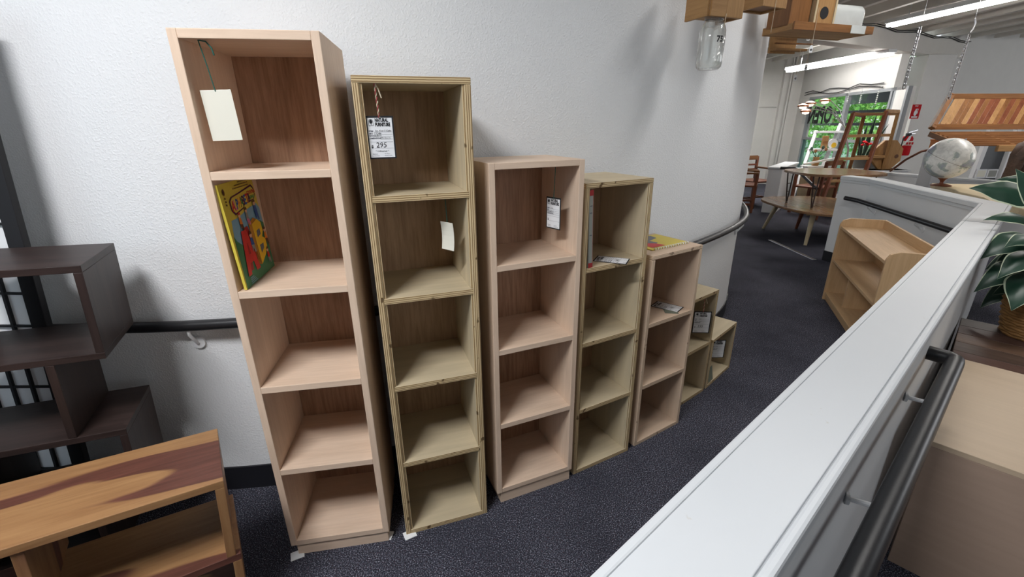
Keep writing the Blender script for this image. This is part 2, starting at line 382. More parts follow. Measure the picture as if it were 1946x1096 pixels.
# window wall, end wall, pillar, beam, ceiling
wa, wbp = Vector((6.70, 11.2, 0)), Vector((6.22, 7.9, 0)); wd = (wbp - wa).normalized(); wn = Vector((wd.y, -wd.x, 0)); wn = wn if wn.x > 0 else -wn
def onww(px, py): return onplane(px, py, wa, wn)
L_ = (wbp - wa).length
HEAD, SILL, MID = 1.93, .10, 1.05
t_of = lambda px, py: (onww(px, py) - wa).dot(wd)
tm1, tm2, tm3 = t_of(1534, 230), t_of(1600, 225), t_of(1690, 215)
ww = wallbox(wa - wd * .2, wbp, wn, .12, HEAD, 2.9).build('wall_window', 'farwall'); struct(ww, 'white wall over the shop window')
wallbox(wa - wd * .2, wbp, wn, .12, 0, SILL).build('lower_panel', 'farwall', ww)
wallbox(wa - wd * .2, wa + wd * (tm1 - .10), wn, .12, SILL, HEAD).build('jamb_panel', 'farwall', ww)
wallbox(wa + wd * (tm3 + .03), wa + wd * (tm3 + .26), wn, .14, SILL, HEAD).build('jamb_panel', 'farwall', ww)
k = 0
for t0, t1 in ((tm1 - .10, tm2), (tm2, tm3 + .03), (tm3 + .26, L_)):
    k += 1
    win = wallbox(wa + wd * t0, wa + wd * (t0 + .05), wn, .06, SILL, HEAD).build('window_%d' % k, 'alu'); struct(win, 'grey framed shop window pane')
    wallbox(wa + wd * (t1 - .05), wa + wd * t1, wn, .06, SILL, HEAD).build('frame', 'alu', win)
    for z in (SILL, MID, HEAD - .05): wallbox(wa + wd * t0, wa + wd * t1, wn, .06, z, z + .05).build('frame', 'alu', win)
    wallbox(wa + wd * (t0 + .05) + wn * .02, wa + wd * (t1 - .05) + wn * .02, wn, .006, MID + .05, HEAD - .05).build('pane', 'pane', win)
    wallbox(wa + wd * (t0 + .05) + wn * .02, wa + wd * (t1 - .05) + wn * .02, wn, .006, SILL + .05, MID).build('pane', 'tealpane', win)
ew = MB().box(1.2, 11.2, 0, 6.72, 11.35, 2.9).build('wall_back', 'farwall'); struct(ew, 'white end wall with flat panels')
MB().box(4.3, 11.17, 1.75, 6.2, 11.2, 1.87).build('rail', 'farwall', ew)
for x in (6.22, 6.42): MB().box(x, 11.12, 0, x + .09, 11.2, 2.9).build('batten', 'farwall', ew)
MB().tube([(6.36, 11.1, 0), (6.36, 11.1, 2.9)], .02, 8).build('conduit', 'farwall', ew, smooth=True)
lg0, lg1 = at(1478, 319, .60), at(1640, 327, .60); ld_ = (lg1 - lg0).normalized(); ln_ = Vector((-ld_.y, ld_.x, 0)); ln_ = ln_ if ln_.x > 0 else -ln_
# pillar
PY = 8.0
pl, pr = aty(1722, 259, PY).x, aty(1822, 100, PY).x
pil = MB().box(pl, PY, 0, pr, PY + .45, 2.42).build('pillar', 'farwall', bevel=.01); struct(pil, 'square white concrete pillar with fire point')
# ceiling with joists and the cross beam
ce = MB().prism(PLAN, 2.9, 3.0).build('ceiling', 'ceil'); struct(ce, 'painted board ceiling over open joists')
x = 2.05
while x < 9.4:
    MB().box(x, 1.0 if x > 2.3 else 4.6, 2.70, x + .07, 11.2 if x < 6.25 else 8.4, 2.9).build('joist', 'joist', ce); x += .43
b0, b1 = at(1560, 77, 2.42), at(1946, 126, 2.42); bd = (b1 - b0).normalized(); bn = Vector((-bd.y, bd.x, 0))
bq0, bq1 = b0 - bd * 1.2, b1 + bd * 1.5
be = wallbox(bq0, bq1, bn, .22, 2.42, 2.69).build('ceiling_beam', 'joist', bevel=.008); struct(be, 'deep white cross beam under the joists')
pts = [bq0 + bd * (i * .3) + Vector((0, -.02, 2.665 - 2.42 + .02 * math.sin(i * 1.7))) for i in range(int((bq1 - bq0).length / .3))]
for q in range(2): MB().tube([p + Vector((0, -.015 * q, .018 * q)) for p in pts], .006, 6).build('cable', 'black', be, smooth=True)
# shell out of the picture
o = MB().box(-5.1, -4.5, 0, -5, 11.3, 2.9).build('wall_side', 'farwall'); struct(o)
o = MB().box(-5, -4.6, 0, 15, -4.5, 2.9).build('wall_rear', 'farwall'); struct(o)
o = wallbox(Vector((7.35, 8.45, 0)), Vector((14.9, 10.2, 0)), Vector((-.23, .97, 0)), .12, 0, 2.9).build('wall_far', 'farwall'); struct(o, 'grey white wall beyond the pillar')
o = MB().box(15, -4.5, 0, 15.1, 10.3, 2.9).build('wall_east', 'farwall'); struct(o)

# hand rails: wall side, inside of low wall, outside of low wall, far low wall
def handrail(pts, brackets, label, r=.021, h=None):
    t = thing('handrail', label, 'handrail', pts[0])
    base = Vector(pts[0])
    MB().tube([Vector(p) - base for p in pts], r, 12).build('rail', 'rail', t, smooth=True)
    for p, q in brackets:            # p on rail, q on the wall
        p, q = Vector(p) - base, Vector(q) - base; d = (q - p); d.z = 0; d.normalize()
        w = Vector((q.x, q.y, q.z))
        b = MB().tube([p + Vector((0, 0, -r)), p + Vector((0, 0, -r - .018)), w + Vector((0, 0, 0)) - d * .01, w - d * .002], .006, 8).build('bracket', 'whitemetal', t, smooth=True)
        MB().tube([w - d * .008, w - d * .001], r * 1.2 if r < .022 else .014, 16).build('rose', 'whitemetal', b, smooth=True)
    return t
RZ = .772
rail_pts = [on_wall(R(a), WR + .044, RZ) for a in range(1, 90, 2)]
rail_pts = [Vector((-1.63, 1.437, RZ - .002))] + rail_pts
handrail(rail_pts, [(on_wall(R(a), WR + .044, RZ), on_wall(R(a), WR, RZ - .085)) for a in (5.2, 24, 42, 60)], 'black wall handrail running behind the row of bookcases', r=.0195)
def along(p, q, d, z): 
    t_ = (q - p).normalized(); n_ = Vector((t_.y, -t_.x)); return lambda s: Vector((*(p + t_ * s + n_ * d), z))
g = along(I1, I2, -.055, .69); gl = (I2 - I1).length
h_pts = [Vector((*(along(I2, I3, -.055, .695)(.16)[:2]), .698)), g(gl - .0), g(.4), g(.02)]
handrail(h_pts, [(g(gl - .2), along(I1, I2, .012, .61)(gl - .2)), (g(.5), along(I1, I2, .012, .61)(.5))], 'black handrail on the inner face of the low white wall')
oI = offset_line(inner, CAPW - .012)
g2 = along(oI[0], oI[1], .07, .70); t0_ = (at(1815, 690, .70).xy - oI[0]).dot((oI[1] - oI[0]).normalized())
w2 = along(oI[0], oI[1], .0, .70); w3 = along(oI[0], oI[1], .0, .66)
pts = [w2(t0_ + .03)] + [w2(t0_ + .03).lerp(g2(t0_ + .03), k_) for k_ in (.4, .75)] + [g2(t0_ + .015), g2(t0_ - .02), g2(t0_ - .6), g2(t0_ - 1.9)]
handrail(pts, [(g2(t0_ - .25), w3(t0_ - .27)), (g2(t0_ - .82), w3(t0_ - .85))], 'thick black handrail on the outer face of the low white wall', r=.024)
p0 = at(1483, 319, .80); 
handrail([p0, at(1512, 320, .80), aty(1545, 352, at(1512, 320, .8).y - .5), aty(1552, 358, at(1512, 320, .8).y - .6)], [], 'short black sloping handrail behind the stacked tables', r=.02)

# metal strip on the carpet
sa, sb = at(1463, 456, 0), at(1548, 494, 0); sd = (sb - sa).normalized(); sn = Vector((-sd.y, sd.x, 0)) * .022
tag(MB().prism([tuple((sa - sn)[:2]), tuple((sb - sn)[:2]), tuple((sb + sn)[:2]), tuple((sa + sn)[:2])], 0, .006).build('threshold_strip', 'steel', bevel=.002), 'bright metal carpet strip lying across the dark floor', 'floor strip')

# ================================================================== THE ROW OF BOOKCASES
def panel(mb_args, name, mat, parent, bevel=.0012):
    x0, y0, z0 = mb_args[:3]
    return MB().box(*mb_args).build(name, mat, parent, bevel=bevel, loc=(x0, y0, z0))
def bookcase(label, P, yaw, Wd, D, H, tops, t, style, plinth=0.0, liner=0.0):
    """tops: heights of the upper faces of the shelves, lowest first"""
    th = thing('bookcase', label, 'bookcase', (P[0], P[1], 0), R(yaw), 'stepped row of open bookcases')
    if style == 'maple': side, flat, back, bv = 'maple_z', 'maple_x', 'back_pink', .0015
    elif style == 'ply': side, flat, back, bv = 'ply_x', 'ply_z', 'back_tan', .0018
    else: side, flat, back, bv = 'plym_x', 'plym_z', 'back_pink', .003
    z0 = plinth
    for x in (0, Wd - t): panel((x, 0, z0, x + t, D, H - (0 if style == 'maple' else t)), 'side_panel', side, th, bv)
    if style == 'maple': panel((t, 0, H - t, Wd - t, D, H), 'top_panel', flat, th, bv)
    else: panel((0, 0, H - t, Wd, D, H), 'top_panel', flat, th, bv)
    for z in tops: panel((t, .0 if style != 'maple' else .0005, z - t, Wd - t, D - .006, z), 'shelf', flat, th, .001)
    panel((t, D - .006, z0, Wd - t, D, H - t), 'back_panel', back, th, .0005)
    if liner:
        lv = list(tops) + [H]
        for i, z in enumerate(tops):
            for x in (t, Wd - t - liner): panel((x, .004, z, x + liner, D - .006, lv[i + 1] - t), 'side_liner', 'ply_x', th, .001)
    if plinth: 
        pb = panel((.016, .007, 0.0, Wd - .006, D - .02, plinth), 'plinth', 'maple_x', th, .001)
    return th
B1 = bookcase('tallest bookcase, five open cubbies in pale pink maple, holding an alphabet book', (-.785, 1.166), 9.6, .334, .305, 1.647, (.07, .378, .690, 1.0, 1.325), .021, 'maple', .05)
hB = (1.553 - T) / 5
B2 = bookcase('birch plywood bookcase of five cubes with striped edges and a 295 price tag', (-.403, 1.25), 18.2, .312, .295, 1.553, [k * hB + T for k in range(5)], T, 'ply', liner=.007)
B3 = bookcase('pink maple bookcase of four cubbies on a plinth, tag on green string', (-.066, 1.385), 23.3, .338, .275, 1.322, (.075, .378, .688, .997), .020, 'maple', .055)
h4 = (1.240 - T) / 4
B4 = bookcase('birch plywood bookcase of four cubes holding one thin upright book', (.256, 1.545), 28.6, .314, .278, 1.240, [k * h4 + T for k in range(4)], T, 'ply', liner=.005)
h5 = (.930 - T) / 3
B5 = bookcase('waist-high maple ply bookcase of three cubbies with a book lying on top', (.566, 1.721), 32.7, .322, .272, .930, [k * h5 + T for k in range(3)], T, 'plym')
h6 = (.612 - T) / 2
B6 = bookcase('low birch plywood bookcase of two cubes with a 155 price tag', (.842, 1.997), 38, .305, .24, .612, [T, h6 + T], T, 'ply')
B7 = bookcase('single birch plywood cube, the smallest and last of the row', (1.100, 2.200), 44.2, .340, .24, .309, [T], T, 'ply')
def inb(b, x, y, z):      # local point of a bookcase in the world
    return Matrix.Translation(b.location) @ Matrix.Rotation(b.rotation_euler.z, 4, 'Z') @ Vector((x, y, z))
def byaw(b): return b.rotation_euler.z
# shims under the two tallest
for q, (b, x, y, a, lab) in enumerate(((B1, .012, .004, .3, 'white shim poking out under the plinth of the tallest bookcase, wall-screen side'), (B1, .318, .03, -.25, 'white shim under the plinth corner between the two tallest bookcases'), (B2, .012, -.002, .2, 'tiny white shim under the corner of the 295 plywood bookcase'))):
    p = inb(b, x, y, 0); o = MB().box(-.022, -.018, 0, .022, .018, .003).build('shim', 'paper', bevel=.0008)
    o.location = p; o.rotation_euler = (0, 0, byaw(b) + a); tag(o, lab, 'shim')

# ------------------------------------------------------------------ price tags
def price_tag(label, b, p, yaw=0, roll=0, pitch=0, wd=.072, ht=.110, string=None, smat='greenstring', kind='printed', price='295', lying=False, curl=0):
    """p: local point of the tag's hole in the bookcase b"""
    w_ = inb(b, *p)
    t = thing('price_tag', label, 'price tag', w_, 0, 'price tags in the bookcases')
    t.rotation_euler = (R(pitch), R(roll), byaw(b) + R(yaw))
    def F(off):
        return lambda u, v: (u * wd - wd / 2, -off - curl * (v - .5) ** 2 * .008, v * ht - ht + .004)
    def sheet(f, u0, v0, u1, v1, mb=None):
        mb = mb or MB(); n = 6
        for i in range(n):
            a, c = v0 + (v1 - v0) * i / n, v0 + (v1 - v0) * (i + 1) / n; mb.add([f(u0, a), f(u1, a), f(u1, c), f(u0, c)], [(0, 1, 2, 3)])
        return mb
    f0 = F(0); body = MB()
    n = 6
    for i in range(n):
        a, c = i / n, (i + 1) / n
        vs = [Vector(f0(0, a)), Vector(f0(1, a)), Vector(f0(1, c)), Vector(f0(0, c))]
        body.plate(vs, (0, .0008, 0))
    body.build('card', 'black' if kind == 'printed' else 'cream', t)
    if kind == 'printed':
        sheet(F(.0005), .055, .035, .945, .955).build('face', 'paper', t)
        f = F(.0010); X = lambda u0, v0, sc: (lambda x, y: f(u0 + x * sc / wd, v0 + y * sc / ht))
        lb = MB()
        XN = lambda u0, v0: (lambda x, y: f(u0 + x * .70 / wd, v0 + y * 1.15 / ht))
        put_text(lb, 'NATURAL', .0108, XN(.33, .865), bold=.0006); put_text(lb, 'FURNITURE', .0108, XN(.33, .765), bold=.0006, space=.97)
        put_text(lb, '$', .010, X(.11, .262, 1), bold=.0004)
        lb.build('lettering', 'black', t)
        # tree badge: arch outline with a round crown and a trunk
        bd_ = MB(); U, V = lambda x: .10 + x * .17, lambda y: .775 + y * .155
        ou = [(0, 0), (1, 0), (1, .55)] + [(.5 + .5 * math.cos(q), .55 + .45 * math.sin(q)) for q in [math.pi * j / 10 for j in range(1, 10)]] + [(0, .55)]
        inn = [(.5 + (x - .5) * .86, .5 + (y - .5) * .88) for x, y in ou]
        for j in range(len(ou)):
            j2 = (j + 1) % len(ou); bd_.add([f(U(ou[j][0]), V(ou[j][1])), f(U(ou[j2][0]), V(ou[j2][1])), f(U(inn[j2][0]), V(inn[j2][1])), f(U(inn[j][0]), V(inn[j][1]))], [(0, 1, 2, 3)])
        disc(bd_, f, U(.5), V(.60), .055, .045); bd_.add([f(U(.44), V(.12)), f(U(.56), V(.12)), f(U(.56), V(.4)), f(U(.44), V(.4))], [(0, 1, 2, 3)])
        bd_.build('tree_badge', 'black', t)
        sm = MB()
        for s_, v_ in (('ITEM', .635), ('SKU', .578), ('WOOD', .525), ('DIMENSIONS', .47)): put_text(sm, s_, .0052, X(.08, v_, 1), bold=.0002)
        for s_, u_, v_ in (('Finished', .13, .105), ('Unfinished', .13, .062), ('On Floor', .56, .105), ('Additional $', .56, .062)): put_text(sm, s_, .0040, X(u_, v_, 1))
        for v_, u_ in ((.628, .27), (.572, .25), (.518, .30), (.463, .46), (.40, .08), (.25, .22)): sm.add([f(u_, v_), f(.92, v_), f(.92, v_ + .004), f(u_, v_ + .004)], [(0, 1, 2, 3)])
        sm.build('small_print', 'ink', t)
        hw = MB()
        if price: put_text(hw, price, .019, X(.28, .27, 1), shear=.12)
        hand = {'295': (('Sm. Kiwi 5 Cube', .30, .642), ('5 Cube', .26, .585), ('Birch', .33, .53), ('9-12-61\u00bc', .50, .475), ('* Unfinished *', .24, .165))}.get(price, (('Cube', .30, .642), ('Birch', .33, .53)))
        for s_, u_, v_ in hand: put_text(hw, s_, .0062, X(u_, v_, 1), shear=.2)
        hw.build('handwriting', 'black', t)
    if string:
        top = Vector(string)        # top of the string relative to the hole, in tag axes
        if smat == 'twine':
            a_, b_ = MB(), MB()
            for mb, ph in ((a_, 0), (b_, math.pi)):
                mb.tube([Vector((0, 0, 0)).lerp(top, i / 30) + Vector((.0016 * math.cos(i * .9 + ph), .0016 * math.sin(i * .9 + ph), 0)) for i in range(31)], .0015, 6)
            a_.build('string', 'twine', t, smooth=True); b_.build('string', 'redtwine', t, smooth=True)
            MB().tube([top, top + Vector((.008, 0, -.014)), top + Vector((.014, -.002, -.036))], .0018, 6).build('string_end', 'twine', t, smooth=True)
        else:
            MB().tube([Vector((0, 0, 0)), top * .5 + Vector((.0008, 0, 0)), top], .0013, 6).build('string', smat, t, smooth=True)
            if smat == 'greenstring' and curl == 0 and kind == 'blank':
                MB().tube([top, top + Vector((.018, -.006, -.004)), top + Vector((.028, -.008, -.018)), top + Vector((.030, -.008, -.034))], .0018, 6).build('string_end', smat, t, smooth=True)
    return t
price_tag('blank cream tag on dark green string in the tallest bookcase', B1, (.068, .022, 1.514), roll=-2, string=(-.010, 0, .112), kind='blank', ht=.118, wd=.070)
price_tag('black-edged printed tag priced 295 on striped red and cream twine', B2, (.060, .012, 1.452), string=(-.003, .002, .084), smat='twine', price='295')
price_tag('blank pale tag turned sideways on green string, second cube of the 295 bookcase', B2, (.232, .05, 1.146), yaw=-58, string=(-.004, 0, .086), kind='blank', ht=.088, wd=.055, curl=2)
price_tag('black-edged tag seen nearly edge-on, on green string in the four-cubby maple bookcase', B3, (.262, .07, 1.19), yaw=-74, string=(.006, 0, .112), price='', wd=.07)
# the two lying tags
def lying_tag(label, b, corner_px, z, price, up, yaw):
    q = at(*corner_px, z); loc = Matrix.Rotation(-byaw(b), 4, 'Z') @ (q - Vector(b.location))
    t = price_tag(label, b, tuple(loc), price=price, wd=.082, ht=.128); t.location = q + Vector((0, 0, .0012)); t.rotation_euler = (R(-90), 0, R(yaw)); return t
lying_tag('black-edged price tag lying flat on the shelf of the four-cube plywood bookcase', B4, (1133, 491), 3 * h4 + T, '240', 0, 66)
lying_tag('black-edged price tag lying flat in the three-cubby maple ply bookcase', B5, (1244, 577), 2 * h5 + T, '196', 0, 50)
price_tag('black-edged tag priced 155 hanging in the two-cube plywood bookcase', B6, (.205, .018, .505), yaw=-42, string=(0, .004, .085), smat='twine', price='155', wd=.090, ht=.124)
price_tag('black-edged tag hanging in the smallest plywood cube', B7, (.195, .035, .225), yaw=-42, string=(0, .004, .065), smat='twine', price='', wd=.085, ht=.118)
o = MB().box(-.03, -.022, 0, .03, .022, .001).build('card', 'greycard', bevel=.0003); q = at(1275, 592, 2 * h5 + T); o.location = q + Vector((0, 0, .0006)); o.rotation_euler = (0, 0, R(-8)); tag(o, 'small grey green card lying beside the flat tag in the three-cubby bookcase', 'card')
o = MB().box(-.03, 0, 0, .03, .001, .085).build('card', 'greycard', bevel=.0003); o.location = inb(B7, .052, -.002, T + .014); o.rotation_euler = (R(-10), 0, byaw(B7)); tag(o, 'grey green card propped in the smallest plywood cube', 'card')
# ------------------------------------------------------------------ books
bk = thing('picture_book', 'bright yellow and green alphabet songs picture book leaning in the tallest bookcase', 'book')
lean = math.atan2(.016, .285)
ax_u = Vector((0, 1, 0)); ax_v = Vector((-math.sin(lean), 0, math.cos(lean))); ax_n = Vector((math.cos(lean), 0, math.sin(lean)))
bk.matrix_world = Matrix.Translation(inb(B1, .042, .012, 1.0015)) @ Matrix.Rotation(byaw(B1), 4, 'Z') @ frame((0, 0, 0), ax_n, ax_u, ax_v)
BW, BH = .238, .29      # local: x = out of the cover, y = across, z = up
MB().box(-.005, .001, .001, -.001, BW - .001, BH - .001).build('pages', 'paper', bk)
MB().box(-.0068, 0, 0, -.005, BW, BH).build('back_cover', 'yellow', bk)
MB().box(-.001, 0, 0, 0, BW, BH).build('front_cover', 'yellow', bk)
MB().box(-.0068, -.0012, 0, 0, 0, BH).build('spine', 'yellow', bk)
def cv(l): return lambda u, v: (.0004 * l, u * BW, v * BH)
f = cv(1)
MB().poly([f(.02, .0), f(1, .0), f(1, .66), f(.93, .72), f(.6, .70), f(.3, .66), f(.10, .66), f(.05, .5)]).build('sky_print', 'sky', bk)
f = cv(2)
MB().poly([f(.02, 0), f(1, 0), f(1, .50), f(.9, .54), f(.82, .44), f(.7, .34), f(.5, .30), f(.35, .42), f(.22, .40), f(.1, .46), f(.04, .52)]).build('meadow_print', 'grass', bk)
f = cv(3)
ban = [(.17, .74), (.24, .69), (.50, .72), (.56, .75), (.9, .77), (.96, .81), (.95, .89), (.90, .92), (.5, .885), (.24, .865), (.17, .83)]
MB().poly([f(*p) for p in ban]).build('title_banner', 'purple', bk)
f = cv(4); MB().poly([f(.56 + (u - .56) * .93, .805 + (v - .805) * .84) for u, v in ban]).build('title_panel', 'yellow', bk)
f = cv(5)
x_ = .20
for i, ch in enumerate('ALPHABET&'):
    mb = MB(); s_ = .030
    put_text(mb, ch, s_, lambda x, y, x0=x_: f(x0 + x / BW, .735 + .05 * (x0 - .2) + (y * 1.25) / BH), bold=.0012)
    mb.build('lettering', ('red', 'pinkp', 'blue', 'orange', 'green', 'purple', 'blue', 'red', 'purple')[i], bk); x_ += .062
mb = MB(); put_text(mb, 'COUNTING', .0135, lambda x, y: f(.70 + x / BW, .835 + y / BH), bold=.0006, space=.82); mb.build('lettering', 'red', bk)
mb = MB(); put_text(mb, 'SONGS', .0125, lambda x, y: f(.76 + x / BW, .785 + y / BH), bold=.0006, space=.85); mb.build('lettering', 'green', bk)
mb = MB()
for k_, (u_, v_, wd_) in enumerate(((.52, .975, .28), (.40, .95, .45), (.34, .925, .5))):
    n_ = int(wd_ / .035)
    for j in range(n_): mb.poly([f(u_ + j * .035, v_), f(u_ + j * .035 + .026, v_), f(u_ + j * .035 + .026, v_ + .010), f(u_ + j * .035, v_ + .010)])
for v_ in (.80, .83, .86): mb.poly([f(.07, v_), f(.10, v_), f(.10, v_ + .015), f(.07, v_ + .015)])
disc(mb, f, .085, .925, .028, .03)
mb.build('small_print', 'brown', bk)
# big block letters A and B with shaded sides
f = cv(6)
def outline_A(u0, v0, w, h): return [[(u0, v0), (u0 + w * .26, v0), (u0 + w * .34, v0 + h * .25), (u0 + w * .62, v0 + h * .25), (u0 + w * .70, v0), (u0 + w, v0), (u0 + w * .66, v0 + h), (u0 + w * .30, v0 + h)]]
mb = MB()
for poly in outline_A(.16, .115, .38, .42): mb.poly([f(u + .05, v + .015) for u, v in poly])
mb.build('letter_side', 'redside', bk)
f = cv(7); mb = MB()
A = outline_A(.12, .10, .40, .43)[0]
mb.poly([f(*p) for p in A]); mb.build('letter_a', 'red', bk)
f = cv(8); mb = MB(); mb.poly([f(.285, .29), f(.345, .29), f(.325, .40), f(.305, .40)]); mb.build('letter_hole', 'redside', bk)
f = cv(6); mb = MB(); mb.poly([f(.50, .56), f(.50, .14), f(.60, .115), f(.60, .545)]); mb.poly([f(.50, .56), f(.60, .545), f(.78, .57), f(.68, .60)]); mb.build('letter_side', 'goldside', bk)
f = cv(7); mb = MB()
Bo = [(.60, .115), (.80, .19), (.90, .26), (.90, .34), (.82, .375), (.89, .43), (.88, .52), (.78, .57), (.60, .545)]
mb.poly([f(*p) for p in Bo]); mb.build('letter_b', 'gold', bk)
f = cv(8); mb = MB(); mb.poly([f(.67, .22), (f(.78, .26)), f(.80, .31), f(.67, .31)]); mb.poly([f(.67, .39), f(.79, .41), f(.79, .47), f(.68, .46)]); mb.build('letter_hole', 'gunmetal', bk)
# little children playing round the letters
f = cv(9)
for i, (u_, v_, s_, top, leg) in enumerate(((.30, .60, .9, 'orange', 'brown'), (.52, .62, .9, 'palegrey', 'pinkp'), (.82, .64, 1.1, 'blue', 'blue'), (.46, .36, 1.1, 'blue', 'palegrey'), (.93, .34, 1.0, 'orange', 'brown'), (.86, .14, .9, 'red', 'palegrey'))):
    mb = MB(); mb.poly([f(u_ - .04 * s_, v_), f(u_ + .05 * s_, v_ - .01), f(u_ + .035 * s_, v_ + .06 * s_), f(u_ - .03 * s_, v_ + .065 * s_)]); mb.build('child_print', top, bk)
    mb = MB(); mb.poly([f(u_ - .035 * s_, v_), f(u_ + .045 * s_, v_ - .01), f(u_ + .06 * s_, v_ - .075 * s_), f(u_ + .02, v_ - .08 * s_), f(u_ + .005, v_ - .03), f(u_ - .03 * s_, v_ - .07 * s_)]); mb.build('child_print', leg, bk)
    mb = MB(); disc(mb, f, u_ + .005, v_ + .09 * s_, .034 * s_, .028 * s_); mb.build('child_print', 'skin', bk)
    f2 = cv(10); mb = MB(); mb.poly([f2(u_ + .005 + .036 * s_ * math.cos(q), v_ + .095 * s_ + .03 * s_ * math.sin(q)) for q in [j * math.pi / 8 for j in range(0, 9)]]); mb.build('child_print', 'red' if i == 0 else 'brown', bk)
mb = MB()
for k_ in range(4): mb.poly([f(.14, .02 + k_ * .018), f(.14 + .20 - .03 * k_, .02 + k_ * .018), f(.14 + .20 - .03 * k_, .028 + k_ * .018), f(.14, .028 + k_ * .018)])
mb.build('small_print', 'sky', bk)

b4 = thing('upright_book', 'thin grey book with red cover edge standing upright in the four-cube plywood bookcase', 'book')
b4.matrix_world = Matrix.Translation(inb(B4, .046, .002, 3 * h4 + T + .001)) @ Matrix.Rotation(byaw(B4), 4, 'Z') @ Matrix.Rotation(R(-2.5), 4, 'Y')
MB().box(-.018, 0, 0, 0, .002, .278).build('spine', 'palegrey', b4, bevel=.0006)
MB().box(-.018, 0, 0, -.016, .20, .278).build('cover', 'palegrey', b4)
MB().box(-.002, 0, 0, .0005, .20, .280).build('cover', 'dustypink', b4)
MB().box(-.016, .003, .003, -.002, .198, .275).build('pages', 'paper', b4)
mb = MB(); mb.box(-.0185, -.0006, 0, .0006, .0003, .018); mb.box(-.0185, -.0006, .262, .0006, .0003, .281); mb.build('binding_tape', 'redside', b4)
mb = MB()
for z in (.12, .20, .225): mb.poly([(-.014, -.0004, z), (-.004, -.0004, z), (-.004, -.0004, z + .003), (-.014, -.0004, z + .003)])
mb.build('small_print', 'ink', b4)

fr_ = at(1309, 461.5, .93); fl_ = at(1240, 476.5, .93); d_ = (fr_ - fl_).normalized(); n_ = Vector((-d_.y, d_.x, 0))
ab = thing('activity_book', 'yellow comb-bound book with grey and red shapes lying on the three-cubby bookcase', 'book', mat=frame(fr_ + Vector((0, 0, .0005)), -d_, -n_, (0, 0, 1)))
AW, AD = .235, .185
MB().box(0, -AD, 0, AW, 0, .004).build('cover', 'yellow', ab, bevel=.001)
MB().poly([(.05, -AD + .01, .0046), (.22, -AD + .01, .0046), (.225, -.06, .0046), (.17, -.045, .0046), (.12, -.07, .0046), (.13, -.11, .0046), (.06, -.13, .0046)][::-1]).build('shape_print', 'gunmetal', ab)
MB().poly([(.13, -.02, .0050), (.21, -.02, .0050), (.21, -.07, .0050), (.17, -.085, .0050), (.14, -.06, .0050)][::-1]).build('shape_print', 'red', ab)
mb = MB()
for i in range(14):
    x = .012 + i * .0158; mb.tube([(x, .003, .001), (x, .006, .005), (x, .001, .008), (x, -.005, .006)], .0022, 6)
mb.build('comb_binding', 'paper', ab, smooth=True)

# ================================================================== SHELVES AT THE DARK END
def tilted(yaw, tilt):
    a = Vector((math.cos(yaw), math.sin(yaw), 0)); d = Vector((-math.sin(yaw), math.cos(yaw), 0)); u = Vector((0, 0, 1))
    return a * math.cos(tilt) - u * math.sin(tilt), d, u * math.cos(tilt) + a * math.sin(tilt)
def zigzag(label, O, yaw, tilt, D, hh, tiers, Wz, tz, mat, foot):
    a, d, u = tilted(R(yaw), R(tilt)); nt = len(tiers)
    t = thing('zigzag_shelf', label, 'shelf', mat=frame(Vector(O) - u * (hh * nt + foot), a, d, u))
    Ht = hh * nt + foot
    for i, xo in enumerate(tiers):
        z1 = Ht - i * hh; z0 = z1 - hh
        nx = tiers[i - 1] if i else xo; lo = min(xo, nx) - Wz; hi = max(xo, nx)
        panel((lo, -D, z1 - tz, hi, 0, z1), 'shelf_board', mat + 'x', t, .0015)
        for x in (xo - Wz, xo - tz): panel((x, -D, z0, x + tz, 0, z1 - tz), 'side_panel', mat + 'z', t, .0015)
    panel((tiers[-1] - Wz, -D, foot, tiers[-1], 0, foot + tz), 'shelf_board', mat + 'x', t, .0015)
    return t
zz = zigzag('dark walnut zigzag shelf standing against the white wall', (-1.264, 1.39, 1.091), 25.2, 3.2, .273, .2565, (0, -.113, 0, -.113), .36, .020, 'walnut_', .035)
hz = zigzag('low honey rosewood zigzag shelf with dark red grain', (-.925, 1.165, .55), 34.6, 4.5, .267, .256, (0, .012), .80, .022, 'honey_', .02)
panel((-.40, -.262, .298, -.378, -.003, .51), 'divider', 'honey_z', hz, .0015)
# paper screen
sa_ = Vector((-1.505, 1.335, 0)); a, d, u = tilted(R(6), R(4.0)); lean = R(2.0); d2 = d * math.cos(lean) + u * math.sin(lean); u2 = u * math.cos(lean) + d * -math.sin(lean) * -1
u2 = (u + d * math.tan(lean)).normalized(); d2 = a.cross(u2) * -1
sc = thing('paper_screen', 'black framed paper screen with a fine lattice behind the dark shelf', 'screen', mat=frame((-1.563, 1.30, .005), a, d2 if d2.y > 0 else -d2, u2))
SW, SH = .80, 1.75
for x in (-SW, -.045): MB().box(x, -.012, 0, x + .045, .012, SH).build('post', 'black', sc, bevel=.002)
for z in (0, SH - .05): MB().box(-SW + .045, -.01, z, -.045, .01, z + .05).build('rail', 'black', sc, bevel=.002)
MB().box(-SW + .045, .004, .05, -.045, .006, SH - .05).build('paper', 'paper', sc)
for i in range(1, 12): x = -.045 - i * .0592; MB().box(x - .004, -.006, .05, x + .004, .004, SH - .05).build('muntin', 'black', sc)
for i in range(1, 15): z = .05 + i * .111; MB().box(-SW + .045, -.005, z - .0035, -.045, .003, z + .0035).build('muntin', 'black', sc)

